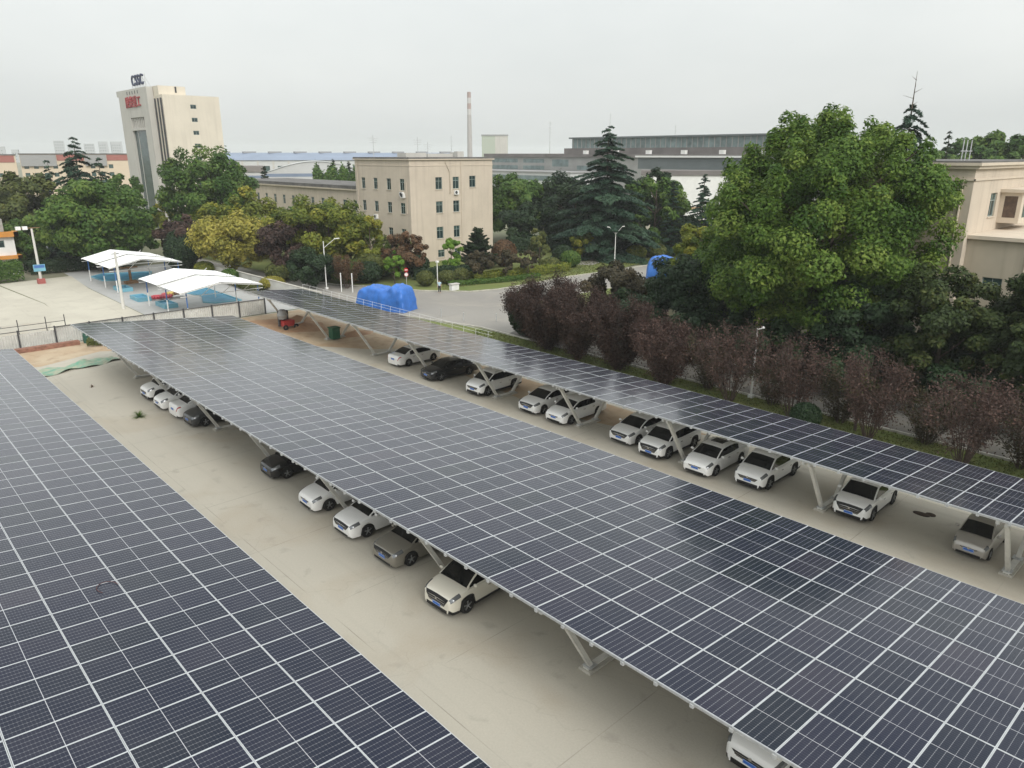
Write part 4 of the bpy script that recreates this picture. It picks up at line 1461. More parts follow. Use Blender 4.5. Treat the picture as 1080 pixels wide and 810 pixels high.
# ------------------------------------------------------------------ vegetation
def leaf_mesh(name, P, N, size, tint, aspect=0.55, m=None):
    """one folded-free rhombic leaf per row of P, normal N, half length size."""
    n = len(P)
    rng = np.random.default_rng(int(abs(P[0, 0]) * 1000) % 99991 + n)
    t = rng.normal(size=(n, 3))
    t -= (t * N).sum(1, keepdims=True) * N
    t /= np.linalg.norm(t, axis=1, keepdims=True) + 1e-9
    b = np.cross(N, t)
    s = size[:, None]
    a = aspect if isinstance(aspect, float) else aspect[:, None]
    V = np.stack([P - t * s, P + b * s * a - t * s * .15, P + t * s, P - b * s * a - t * s * .15], 1).reshape(-1, 3)
    V[:, 2] = np.maximum(V[:, 2], 0.02)
    me = bpy.data.meshes.new(name)
    me.vertices.add(4 * n); me.vertices.foreach_set('co', V.astype(np.float32).ravel())
    me.loops.add(4 * n); me.loops.foreach_set('vertex_index', np.arange(4 * n, dtype=np.int32))
    me.polygons.add(n); me.polygons.foreach_set('loop_start', np.arange(0, 4 * n, 4, dtype=np.int32))
    at = me.attributes.new("tint", 'FLOAT', 'POINT')
    at.data.foreach_set('value', np.repeat(np.clip(tint, 0, 1), 4).astype(np.float32))
    me.materials.append(m)
    me.update(calc_edges=True)
    return me


def unit(v):
    return v / (np.linalg.norm(v, axis=-1, keepdims=True) + 1e-9)


def limb(mb, pts, r0, r1, n=7):
    for i, (a, b) in enumerate(zip(pts, pts[1:])):
        k = len(pts) - 1
        mb.tube(a, b, r0 + (r1 - r0) * i / k, r0 + (r1 - r0) * (i + 1) / k, n=n, cap=(i == k - 1))


def broad_crown(seed, H, W, base, s, cover=3.2, nclump=70, flat=0.85, lobes=0.16, up=0.5, spread=0.95, tvar=0.15, cl=0.085, shoots=0):
    rng = np.random.default_rng(seed)
    rad = np.array([W / 2, W / 2, (H - base) / 2]); cen = np.array([0, 0, (H + base) / 2])
    ld = unit(rng.normal(size=(9, 3))); la = rng.uniform(.4, 1, 9)
    d = unit(rng.normal(size=(nclump, 3)))
    env = 1 + lobes * (np.maximum(d @ ld.T, 0) ** 6 * la).sum(1) - lobes * .5
    u = rng.uniform(.10, 1, nclump) ** (1 / 2.8)
    cc = cen + d * rad * (env * u * .90)[:, None]
    rc = W * cl * rng.uniform(.65, 1.5, nclump)
    if shoots:
        az = rng.uniform(0, 6.283, shoots); el = rng.uniform(.35, 1.5, shoots)
        sd = np.column_stack([np.cos(az) * np.cos(el), np.sin(az) * np.cos(el), np.sin(el)])
        base_p = cen + sd * rad * rng.uniform(.84, .93, shoots)[:, None]
        for f in (0, .55, 1.0):
            cc = np.concatenate([cc, base_p + (sd * .5 + np.array([0, 0, 1.0])) * f * rng.uniform(.35, 1.0, shoots)[:, None]])
            rc = np.concatenate([rc, np.full(shoots, W * .036 * (1.25 - .5 * f))])
        nclump = len(cc)
    area = 3.14 * W * (H - base) * .85
    n = int(cover * area / (1.1 * s * s))
    wts = rc ** 2; wts /= wts.sum()
    idx = rng.choice(nclump, n, p=wts)
    ld2 = unit(rng.normal(size=(n, 3)))
    rr = rc[idx] * (.45 + .55 * rng.uniform(0, 1, n) ** .6) * np.where(rng.uniform(size=n) < .10, rng.uniform(1.0, 1.25, n), 1)
    P = cc[idx] + ld2 * rr[:, None] * np.array([1, 1, flat])
    N = unit(ld2 * .7 + unit(P - cen) * .4 + np.array([0, 0, up]) + rng.normal(size=(n, 3)) * .5)
    tint = np.clip(.46 + rng.normal(size=nclump) * tvar, 0, 1)[idx] + rng.normal(size=n) * .13
    return P, N, s * rng.uniform(.65, 1.3, n), tint, cc, rc


def tree_trunk(mb, seed, H, r, cc, nl=9, lean=0.0):
    rng = random.Random(seed)
    pts = [(0, 0, -.1)]
    x = y = 0
    for k in range(1, 6):
        x += rng.uniform(-.05, .05) * H * .12 + lean * H / 6; y += rng.uniform(-.05, .05) * H * .12
        pts.append((x, y, H * .78 * k / 5))
    limb(mb, pts, r, r * .25, 8)
    order = list(range(len(cc))); rng.shuffle(order)
    for i in order[:nl]:
        c = cc[i]
        k = min(4, max(1, int(c[2] / (H * .78) * 5) - 1))
        a = Vector(pts[k]); b = Vector(c)
        mid = a.lerp(b, .5) + Vector((0, 0, -.04 * H * rng.random()))
        limb(mb, [a, mid, b], r * .42, r * .10, 6)


def broad_tree(name, x, y, H, W, m, label, cat="tree", base=None, s=.3, group=None, seed=None, trunk_r=None, nl=9, z=0.0, **kw):
    seed = seed if seed is not None else int(x * 17 + y * 31) % 9973
    base = H * .18 if base is None else base
    P, N, S, T, cc, rc = broad_crown(seed, H, W, base, s, **kw)
    t = thing(name, (x, y, z), label, cat, group)
    me = leaf_mesh("crown", P, N, S, T, m=m)
    o = bpy.data.objects.new("crown", me); C.objects.link(o); o.parent = t
    mb = MB()
    tree_trunk(mb, seed, H, trunk_r or H * .018, cc, nl)
    ORG[t] = (0, 0, 0)
    mb.build("trunk", M_BARK, t, True)
    return t


def conifer(name, x, y, H, W, label, m=None, seed=None, s=.3, levels=26, droop=.25, power=.85, base=.06, per=7, cover=1.0, group=None, up=.15, gap=0.0, bare_top=0.0):
    m = m or F_CEDAR
    seed = seed if seed is not None else int(x * 13 + y * 7) % 9973
    rng = np.random.default_rng(seed)
    t = thing(name, (x, y, 0), label, "tree", group)
    ORG[t] = (0, 0, 0)
    mb = MB()
    limb(mb, [(0, 0, -.1), (.1, 0, H * .5), (0, 0, H * .985)], H * .016, .03, 7)
    Ps, Ns, Ss, Ts = [], [], [], []
    for k in range(levels):
        f = (k + .5) / levels
        zc = H * (base + (1 - base) * f)
        Lb = W / 2 * ((1 - f) ** power) * 1.05 + .3
        nb = max(3, int(per * (1 - .4 * f)))
        ph = rng.uniform(0, 6.28)
        for j in range(nb):
            if rng.uniform() < gap: continue
            a = ph + 6.283 * j / nb + rng.normal() * .2
            L_ = Lb * rng.uniform(.5, 1.15)
            dz = rng.normal() * .08 * L_ + rng.uniform(-.5, .5) * H * (1 - base) / levels * 1.1
            d = np.array([math.cos(a), math.sin(a), 0])
            n = max(12, int(cover * L_ * (1.5 + L_ * .5) * 1.9 / (s * s)))
            q = rng.uniform(.08, 1, n) ** .75
            wd = L_ * .26 * np.sin(np.clip(q * 1.05 + .05, 0, 1) * math.pi * .86 + .2) + .1
            side = rng.uniform(-1, 1, n) * wd
            p = np.array([-d[1], d[0], 0])
            zz = zc + dz + up * L_ * q - droop * L_ * q * q * 1.3 - np.abs(side) * .22 + rng.normal(size=n) * .05 * s * 3
            Ps.append(d * (q * L_)[:, None] + p * side[:, None] + np.array([0, 0, 1]) * zz[:, None])
            Ns.append(unit(np.array([0, 0, 1.0]) + rng.normal(size=(n, 3)) * .38 + d * .25))
            Ss.append(s * rng.uniform(.7, 1.3, n))
            Ts.append(np.clip(.42 + rng.normal() * .14 + rng.normal(size=n) * .12 + .18 * (q - .5), 0, 1))
            if L_ > 1.2:
                e = d * L_ * .8
                mb.tube((0, 0, zc + dz), (e[0], e[1], zc + dz + up * L_ * .8 - droop * L_ * .8), .012 * H * .25 + .01, .01, n=4, cap=False)
    if bare_top:
        mb.tube((0, 0, H * .95), (.25, .1, H + bare_top), .09, .015, n=5)
        for k in range(5):
            z = H + bare_top * (k / 5.5)
            a = k * 2.2
            mb.tube((0.1, 0, z), (math.cos(a) * (1.3 - .2 * k), math.sin(a) * (1.3 - .2 * k), z + .35), .035, .01, n=4)
    me = leaf_mesh("crown", np.concatenate(Ps), np.concatenate(Ns), np.concatenate(Ss), np.concatenate(Ts), .32, m)
    o = bpy.data.objects.new("crown", me); C.objects.link(o); o.parent = t
    mb.build("trunk", M_BARK, t, True)
    return t


def twig_shrub(name, x, y, H, W, m, label, seed=None, s=.085, dens=1.0, stems=11, bare=.28, group=None, cat="shrub"):
    """many upright stems splaying into fine twigs, thin foliage that lets the light through"""
    seed = seed if seed is not None else int(x * 19 + y * 29) % 9973
    rng = np.random.default_rng(seed)
    t = thing(name, (x, y, 0.03), label, cat, group)
    ORG[t] = (0, 0, 0)
    mb = MB(); tips = []
    for k in range(stems):
        a = 6.283 * k / stems + rng.normal() * .3
        rr = W / 2 * rng.uniform(.35, .98)
        h = H * (1.02 - .30 * (rr / (W / 2)) ** 2) * rng.uniform(.84, 1.06)
        p0 = np.array([math.cos(a) * .22, math.sin(a) * .22, 0])
        p1 = np.array([math.cos(a) * rr * .45, math.sin(a) * rr * .45, h * .42])
        p2 = np.array([math.cos(a) * rr * .9, math.sin(a) * rr * .9, h * .78])
        p3 = np.array([math.cos(a) * rr + rng.normal() * .2, math.sin(a) * rr + rng.normal() * .2, h])
        limb(mb, [p0, p1, p2, p3], .035, .008, 5)
        for q in range(20):
            f = rng.uniform(bare, 1)
            seg = (p0, p1, p2, p3)
            i = min(2, int(f * 3)); g = f * 3 - i
            o = seg[i] * (1 - g) + seg[i + 1] * g
            dd = unit(np.array([math.cos(a), math.sin(a), .9]) * .5 + rng.normal(size=3) * .55 + np.array([0, 0, .55]))
            e = o + dd * rng.uniform(.5, 1.15) * H * .17
            mb.tube(o, e, .012, .004, n=3, cap=False)
            tips.append((o, e))
    n = int(dens * 26 * W * H / (s * s) * .14)
    i = rng.integers(0, len(tips), n)
    O = np.array([a for a, b in tips])[i]; E_ = np.array([b for a, b in tips])[i]
    q = rng.uniform(.1, 1.15, n)[:, None]
    P = O + (E_ - O) * q + rng.normal(size=(n, 3)) * H * .042
    N = unit(rng.normal(size=(n, 3)) + np.array([0, 0, .5]))
    tc = np.clip(.42 + rng.normal(size=len(tips)) * .17, 0, 1)[i] + rng.normal(size=n) * .13
    me = leaf_mesh("foliage", P, N, s * rng.uniform(.6, 1.35, n), tc, .42, m)
    o = bpy.data.objects.new("foliage", me); C.objects.link(o); o.parent = t
    mb.build("stems", M_TWIG, t)
    return t


def round_bush(name, x, y, H, W, m, label, s=.12, group=None, z=0.1, cover=3.0):
    rng = np.random.default_rng(int(x * 7 + y * 3))
    n = int(cover * 3.14 * W * H / (1.1 * s * s))
    d = unit(rng.normal(size=(n, 3)))
    r = rng.uniform(.72, 1.02, n) ** .7
    P = np.array([0, 0, H * .52]) + d * r[:, None] * np.array([W / 2, W / 2, H * .5])
    me = leaf_mesh(name, P, unit(d + rng.normal(size=(n, 3)) * .5), s * rng.uniform(.7, 1.3, n), .45 + rng.normal(size=n) * .18 + .08 * np.sin(P[:, 0] * 3) * np.cos(P[:, 1] * 3), .55, m)
    o = bpy.data.objects.new(name, me); C.objects.link(o); o.location = (x, y, z)
    return tag(o, label, "bush", group)


# the big plane tree and its neighbours on the right
broad_tree("plane_tree", 61.2, 28.1, 20.4, 20.8, F_PLANE, "huge round plane tree towering over the narrow carport", s=.15, base=1.6, cover=4.2, nclump=360, lobes=.08, cl=.054, shoots=60, tvar=.17, nl=16, seed=41, trunk_r=.42)
broad_tree("broadleaf_tree", 57.6, 17.0, 10.6, 9.6, F_SHADE, "olive tree with yellowing leaves in front of the beige building", s=.16, base=1.2, cover=3.4, nclump=110, cl=.065, seed=7)
broad_tree("broadleaf_tree", 57.8, 10.6, 11.2, 9.8, F_SHADE, "shady green tree at the right edge before the lower block", s=.16, base=1.0, cover=3.4, nclump=110, cl=.065, seed=8)
broad_tree("broadleaf_tree", 57.6, 22.8, 8.6, 8.0, F_DARK, "dark low tree filling the shade under the big plane tree", s=.17, base=.6, cover=3.6, nclump=55, seed=9)
broad_tree("broadleaf_tree", 60.5, 40.5, 8.8, 9.5, F_DARK, "dark green tree between the maroon tree and the plane tree", s=.18, base=.6, cover=3.6, nclump=60, seed=10)
broad_tree("broadleaf_tree", 71.5, 46.5, 10.8, 7.5, F_YGREEN, "yellow green tree beside the second blue tarpaulin", s=.2, base=1.2, cover=3.2, nclump=50, seed=11)
broad_tree("broadleaf_tree", 82.5, 53.5, 9.2, 6.6, F_OLIVE, "small olive tree with orange tips behind the yellow green one", s=.22, base=1.0, cover=3.0, nclump=40, seed=12)
broad_tree("broadleaf_tree", 62.0, 50.3, 6.6, 8.4, F_MAROON, "dull maroon tree overhanging the road before the second tarpaulin", s=.17, base=.8, cover=3.4, nclump=50, seed=13)
conifer("cedar_tree", 89.8, 33.1, 22.5, 10.0, "tall cedar with bare dead top rising behind the plane tree", s=.26, levels=26, droop=.55, per=6, bare_top=3.4, power=.42, gap=.12, cover=1.3)
conifer("cedar_tree", 152, 49, 21.4, 6.0, "small distant conifer right of the dead-topped cedar", F_DARK, s=.34, levels=20, droop=.2)
for x, y, H, W, lb in [(183, 49.5, 24.2, 15, "tallest distant tree beyond the beige building roof"), (178, 54.0, 20.5, 13, "rounded distant tree just left of the tallest one"), (170, 55.5, 19.2, 12, "low distant tree right of the small conifer"),
                       (163, 58.5, 18.8, 11, "low distant tree next to the plane tree outline"), (176, 42.8, 22.6, 14, "distant tree at the right edge above the roof aerials"), (198, 62, 20.5, 16, "farthest distant tree, between the conifer and the round ones")]:
    broad_tree("broadleaf_tree", x, y, H, W, F_GREEN, lb, s=.5, base=4, cover=3.0, nclump=45, group="trees beyond the beige building")

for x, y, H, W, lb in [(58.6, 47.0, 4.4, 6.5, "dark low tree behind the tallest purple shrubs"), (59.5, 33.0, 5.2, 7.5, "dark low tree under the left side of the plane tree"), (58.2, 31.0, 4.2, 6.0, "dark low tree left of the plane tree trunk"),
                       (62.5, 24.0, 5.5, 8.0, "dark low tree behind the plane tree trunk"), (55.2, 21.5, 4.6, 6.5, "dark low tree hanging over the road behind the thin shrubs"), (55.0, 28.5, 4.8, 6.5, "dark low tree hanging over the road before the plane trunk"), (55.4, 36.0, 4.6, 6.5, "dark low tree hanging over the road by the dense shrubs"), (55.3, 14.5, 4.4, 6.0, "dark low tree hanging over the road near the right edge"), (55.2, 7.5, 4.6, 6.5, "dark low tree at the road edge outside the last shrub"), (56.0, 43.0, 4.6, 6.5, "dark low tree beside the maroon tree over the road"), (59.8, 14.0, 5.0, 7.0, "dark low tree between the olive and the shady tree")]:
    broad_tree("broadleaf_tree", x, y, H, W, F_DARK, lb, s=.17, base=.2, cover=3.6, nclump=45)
broad_tree("plane_tree", 63.5, 37.2, 12.4, 11.5, F_PLANE, "smaller green plane tree merging into the left side of the huge one", s=.16, base=.8, cover=4.0, nclump=130, cl=.07, lobes=.1, seed=43)
# belt behind the lawn: cedar in the middle, dark trees beside it
conifer("cedar_tree", 101.8, 85.6, 22.0, 21.0, "great cedar with tiered branches in the middle of the skyline", s=.32, levels=26, droop=.22, up=.12, per=9, power=.78, cover=1.2, base=.05, seed=21)
for x, y, H, W, m_, lb in [(104.5, 112, 13.8, 15.5, F_GREEN, "dark tree touching the office block wall"), (112.5, 107, 13.0, 15.0, F_DARK, "dark tree halfway between the office block and the cedar"), (108.2, 98.5, 12.4, 13.5, F_DARK, "dark tree at the left foot of the great cedar"),
                           (119.5, 104.5, 13.0, 10, F_CEDAR, "blue green tree behind the left branches of the cedar"), (113.2, 83.5, 15.0, 12.8, F_GREEN, "broad green tree just right of the great cedar"), (109, 118, 13.4, 14.0, F_GREEN, "green tree farthest back between the office block and the cedar"), (117.5, 112, 13.2, 13.0, F_DARK, "dark tree deep behind the cedar's left branches"), (121, 90, 15.6, 10.5, F_DARK, "dark tree behind the broad green one")]:
    broad_tree("broadleaf_tree", x, y, H, W, m_, lb, s=.33, base=.8, cover=3.4, nclump=60)
conifer("spruce_tree", 112.5, 79.2, 13.2, 5.2, "thin spruce close to the broad green tree", F_CEDAR, s=.25, levels=20, droop=.2)
conifer("spruce_tree", 113.2, 73.6, 14.4, 7.4, "blue spruce in front of the white wall", F_CEDAR, s=.25, levels=22, droop=.18, up=.05)
broad_tree("broadleaf_tree", 119, 74.3, 12.0, 4.4, F_OLIVE, "narrow olive tree between the blue spruce and the big tree", s=.28, base=1, nclump=30)
broad_tree("broadleaf_tree", 95.7, 85.3, 5.0, 4.7, F_YGREEN, "small yellow green tree on the lawn below the cedar", s=.19, base=.7, nclump=34, z=.1)
broad_tree("broadleaf_tree", 85.0, 85.0, 6.5, 4.4, F_OLIVE, "olive upright bush tree on the lawn", s=.19, base=.4, nclump=34, z=.1)
for x, y, H, W, m_, lb in [(80.5, 88.5, 4.2, 4.2, F_MAPLE, "rusty bush on the lawn by the office corner"), (90, 84.5, 3.0, 3.6, F_DARK, "dark small bush left of the yellow green lawn tree"), (99.5, 83.2, 2.4, 3.0, F_DARK, "dark low bush right of the yellow green lawn tree"),
                           (83.0, 80.5, 2.0, 3.2, F_OLIVE, "low olive bush on the open lawn"), (88.0, 81.0, 2.6, 3.4, F_GREEN, "green low bush on the open lawn"), (103, 79.5, 2.4, 3.6, F_YGREEN, "yellowish low bush right of the forked lamp post"),
                           (107, 78.0, 2.4, 3.2, F_OLIVE, "round olive bush farther right of the forked lamp post")]:
    round_bush("shrub", x, y, H, W, m_, lb, s=.16)
for x, y, H, W, lb in [(99, 104, 9.5, 9.5, "low dark tree filling the gap right of the office block"), (105.5, 94.5, 8.0, 8.5, "low dark tree under the left branches of the cedar"), (109.5, 88.5, 8.5, 9, "low dark tree under the right branches of the cedar"),
                       (118.5, 84, 9, 9, "low dark tree behind the thin spruce"), (120.5, 97, 9, 9, "low dark tree deep behind the cedar")]:
    broad_tree("broadleaf_tree", x, y, H, W, F_DARK, lb, s=.3, base=.2, cover=3.6, nclump=50)
hedge_later = [[(93, 101), (101, 97.5), (110, 91), (122, 84)], [(117, 78), (124, 70), (128, 66)]]
# planting in front of the office block
conifer("juniper_tree", 75.8, 89.4, 6.4, 5.8, "dark pyramidal evergreen against the office block wall", F_DARK, s=.17, levels=22, droop=.05, up=.45, power=.7, per=9, cover=1.3)
broad_tree("ginkgo_tree", 69.3, 88.0, 6.4, 4.0, F_BRIGHT, "young bright yellow green tree before the office wall", s=.17, base=1.0, cover=2.2, nclump=30, lobes=.25)
broad_tree("maple_tree", 61.6, 88.8, 7.6, 7.2, F_MAPLE, "reddish brown tree at the office block corner", s=.19, base=1.0, cover=3.2, nclump=45)
broad_tree("broadleaf_tree", 58.4, 87.0, 4.5, 3.4, F_BRIGHT, "small bright green tree behind the first blue tarpaulin", s=.16, base=.6, nclump=28, z=.1)
for x, y, H, W, lb in [(68.2, 80.2, 4.5, 4.7, "purple leaved small tree, widest of the three by the hedge"), (72.0, 78.8, 4.4, 3.8, "purple leaved small tree in the middle of the three by the hedge"), (75.6, 77.9, 4.2, 3.4, "purple leaved small tree at the road bend end of the hedge")]:
    broad_tree("plum_tree", x, y, H, W, F_MAPLE if False else F_MAROON, lb, s=.15, base=1.2, cover=3.0, nclump=34, z=.1, group="purple small trees by the hedge")
for x, y, H, W, lb in [(60.2, 82.2, 2.1, 2.5, "ball clipped bush left of the thin white pole"), (63.8, 82.0, 1.8, 2.8, "ball clipped bush right of the thin white pole"), (65.9, 81.4, 2.0, 2.5, "ball clipped bush nearest the purple trees")]:
    round_bush("clipped_bush", x, y, H, W, F_OLIVE, lb, s=.11)


def hedge(pts, h, w, m, label, s=.14):
    rng = np.random.default_rng(int(pts[0][0] * 10))
    Ps, Ns = [], []
    for a, b in zip(pts, pts[1:]):
        a = np.array(a); b = np.array(b); L_ = np.linalg.norm(b - a); d = (b - a) / L_; p = np.array([-d[1], d[0]])
        n = int(3.0 * L_ * (2 * h + w) / (1.1 * s * s))
        u = rng.uniform(0, L_, n); q = rng.uniform(-1, 1, n); z = rng.uniform(0, 1, n) ** .6
        side = np.where(rng.uniform(size=n) < .55, np.sign(q) * rng.uniform(.8, 1.05, n), q)
        xy = a + d * u[:, None] + p * (side * w / 2)[:, None]
        hh = h * (1 + .08 * np.sin(u * 1.7) + .06 * rng.normal(size=n))
        Ps.append(np.column_stack([xy, np.where(np.abs(side) > .8, z, rng.uniform(.85, 1.03, n)) * hh]))
        Ns.append(unit(np.column_stack([p * side[:, None], np.full(n, .6)]) + rng.normal(size=(n, 3)) * .5))
    P = np.concatenate(Ps); c = P.mean(0) * [1, 1, 0]
    me = leaf_mesh("hedge", P - c, np.concatenate(Ns), s * rng.uniform(.7, 1.3, len(P)), .42 + rng.normal(size=len(P)) * .18, .55, m)
    o = bpy.data.objects.new("hedge", me); C.objects.link(o); o.location = (c[0], c[1], .1)
    return tag(o, label, "hedge")


hedge([(62, 87.8), (66, 86.5), (72, 84.5)], 1.5, 1.6, F_DARK, "dark trimmed hedge below the office wall")
hedge([(67.5, 81.0), (74, 79.4), (80.5, 79.0), (85, 79.0)], 1.1, 1.8, F_YGREEN, "low yellow green hedge along the road bend")
hedge([(62.5, 80.0), (70, 77.6), (77, 77.0)], .6, .9, F_GREEN, "low green hedge edging the lawn kerb")

hedge(hedge_later[0], 2.6, 3.0, F_DARK, "tall dark hedge under the great cedar", .24)
hedge(hedge_later[1], 2.2, 3.0, F_OLIVE, "olive hedge below the blue spruce", .24)
# trees in front of the wing and along the lane on the left
broad_tree("broadleaf_tree", 54.6, 140, 19.2, 18.0, F_GREEN, "big green tree standing at the foot of the tower", s=.32, base=1.5, cover=4.0, nclump=200, cl=.068, lobes=.05, seed=31)
broad_tree("broadleaf_tree", 31.8, 128.5, 14.4, 16.5, F_GREEN, "broad dark green tree behind the far pool canopy", s=.30, base=.8, cover=4.0, nclump=170, cl=.07, lobes=.1, seed=32)
broad_tree("broadleaf_tree", 26.5, 149.5, 15.6, 13.5, F_OLIVE, "lighter green tree behind the orange-banded house", s=.38, base=2, cover=3.2, nclump=60, seed=33)
broad_tree("broadleaf_tree", 21.5, 158, 13.0, 11, F_GREEN, "green tree at the left edge beyond the parked far cars", s=.38, base=2.5, cover=3.2, nclump=50, seed=34)
broad_tree("broadleaf_tree", 39.5, 136, 12.5, 10, F_GREEN, "green tree between the far pool canopy and the tower foot", s=.34, base=1, cover=3.4, nclump=50, seed=36)
broad_tree("broadleaf_tree", 47.5, 166, 14.6, 9, F_GREEN, "green tree left of the tower base", s=.4, base=2, nclump=45)
broad_tree("broadleaf_tree", 51.5, 156, 9.6, 6, F_YGREEN, "yellowing tree right before the tower base", s=.38, base=1, nclump=36)
conifer("cedar_tree", 35.2, 146.5, 20.0, 14.0, "dark cedar spire left of the tower", F_CEDAR, s=.33, levels=26, power=.7, droop=.3, gap=.1)
conifer("cedar_tree", 39.0, 148, 16.8, 10.0, "shorter cedar right beside the dark cedar spire", F_CEDAR, s=.36, levels=16, droop=.3)
conifer("cedar_tree", 31.0, 147, 16.4, 10.0, "leaning-looking cedar left beside the dark cedar spire", F_CEDAR, s=.36, levels=16, droop=.4, gap=.15)
broad_tree("plum_tree", 42.0, 120.5, 8.8, 9.0, F_PURPLE, "dark purple tree above the pool yard wall", s=.26, base=1.0, cover=3.4, nclump=50)
round_bush("shrub", 40.6, 118.0, 6.4, 4.8, F_DARK, "dark round evergreen inside the pool yard corner", s=.2, z=0)
broad_tree("broadleaf_tree", 45.6, 110.5, 9.7, 12.4, F_YELLOW, "golden yellow tree beside the lane", s=.25, base=1.2, cover=3.0, nclump=80, seed=51, lobes=.25)
broad_tree("broadleaf_tree", 55.0, 124.4, 11.4, 12.0, F_YGREEN, "yellow green tree behind the golden one", s=.29, base=1.5, cover=3.2, nclump=60, seed=52)
broad_tree("broadleaf_tree", 51.0, 131.5, 10.0, 8.5, F_YGREEN, "yellow green tree farthest along the lane", s=.3, base=1.5, nclump=45, seed=53)
broad_tree("broadleaf_tree", 55.2, 99.0, 11.9, 11.8, F_YGREEN, "tall yellow green tree before the low wing", s=.25, base=1.5, cover=3.4, nclump=75, seed=54)
broad_tree("broadleaf_tree", 59.0, 93.6, 9.2, 5.6, F_YGREEN, "slim yellow green tree by the office block corner", s=.22, base=1.0, nclump=40, seed=55)
broad_tree("plum_tree", 50.3, 101.0, 8.6, 10.4, F_PURPLE, "dark purple tree between the golden and the yellow green trees", s=.22, base=1.3, cover=3.4, nclump=60)
broad_tree("broadleaf_tree", 47.9, 92.0, 5.4, 7.0, F_DARK, "dark dome shaped tree beside the lane lamp", s=.17, base=.4, cover=3.6, nclump=50)
twig_shrub("shrub", 51.6, 88.4, 4.2, 4.8, F_MAPLE, "pinkish brown shrub behind the two short posts", s=.10)
for x, y, H, W, lb in [(100.5, 183, 14.8, 5.2, "small cypress at the left of the row by the arched hall"), (104, 181, 16.2, 5.8, "tall cypress in the row by the arched hall"), (107.8, 179.5, 15.4, 5.4, "cypress in the middle of the row by the arched hall"), (111, 177.5, 14.9, 5.2, "cypress at the office end of the row by the arched hall"),
                       (88, 188, 14.4, 6.5, "lone dark conifer by the low workshop"), (81, 190, 16.0, 9.0, "big dark conifer beside the tower's right edge")]:
    conifer("cypress_tree", x, y, H, W, lb, F_DARK, s=.30, levels=24, droop=.05, up=.3, cover=1.6)
broad_tree("broadleaf_tree", 116, 176, 13.4, 10, F_DARK, "dark round tree behind the office block roof edge", s=.4, base=2, nclump=36)
round_bush("shrub", 44.0, 94.8, 1.7, 3.4, mat and F_YELLOW, "ochre round bush at the end of the pool wall", s=.12, z=0)
round_bush("shrub", 41.8, 103.5, 2.0, 2.6, F_GREEN, "green bush against the pool wall beside the near canopy", s=.13, z=0)
round_bush("shrub", 41.6, 112.0, 2.2, 3.0, F_YGREEN, "yellow green bush against the pool wall under the golden tree", s=.14, z=0)
hedge([(40.9, 92), (41.3, 98), (41.4, 102)], .9, 1.2, F_OLIVE, "low planting strip along the pool wall")
hedge([(22.5, 131.2), (26, 131.5), (37, 130.8)], 1.8, 2.4, F_DARK, "dark shrub bank behind the lamp with the blue board")
hedge([(13.5, 126.2), (17, 126), (20.8, 126.5)], 2.6, 3.0, F_GREEN, "green bush bank in front of the orange-banded house")

for x, y, H, W, m_, lb in [(53.5, 91.5, 3.4, 4.6, F_GREEN, "green bush between the dome shaped tree and the pink shrub"), (55.8, 89.8, 3.0, 4.2, F_DARK, "dark bush left of the small bright green tree"), (57.5, 91.5, 3.8, 5.0, F_OLIVE, "olive bush under the slim yellow green tree"),
                       (61.5, 93.5, 3.6, 5.0, F_GREEN, "green bush at the foot of the office side wall"), (65.5, 92.0, 3.0, 4.5, F_DARK, "dark bush under the reddish brown tree"), (51.8, 95.5, 3.2, 4.5, F_DARK, "dark bush behind the dome shaped tree"), (47.6, 100.0, 2.6, 4.0, F_OLIVE, "olive bush between the golden tree and the lane lamp")]:
    round_bush("shrub", x, y, H, W, m_, lb, s=.15)
for x, y, H, W, m_, lb in [(60.0, 101, 9.8, 9.0, F_YGREEN, "yellow green tree close to the office side wall"), (63.5, 108, 8.6, 9.0, F_GREEN, "green tree before the office side wall and the wing"), (58.5, 112, 9.4, 10, F_YGREEN, "yellow green tree in the middle before the low wing"),
                       (62, 122, 9.2, 10, F_GREEN, "green tree before the far half of the low wing"), (64.5, 95.5, 6.0, 6.0, F_OLIVE, "olive tree between the slim tree and the reddish brown one"), (33.5, 133.5, 11.5, 12, F_GREEN, "green tree right behind the far pool canopy, darker base"),
                       (24, 138.5, 9.0, 9, F_GREEN, "green tree beside the orange-banded house")]:
    broad_tree("broadleaf_tree", x, y, H, W, m_, lb, base=.6, s=.25, cover=3.4, nclump=55)
hedge([(62.5, 2), (62.8, 12), (63.2, 19)], 5.0, 4.0, F_SHADE, "tall dark shrub bank under the beige building wall", .2)
hedge([(98, 181), (104, 178), (113, 174.5)], 12.4, 3.0, F_GREEN, "green tree bank behind the cypress row", .4)
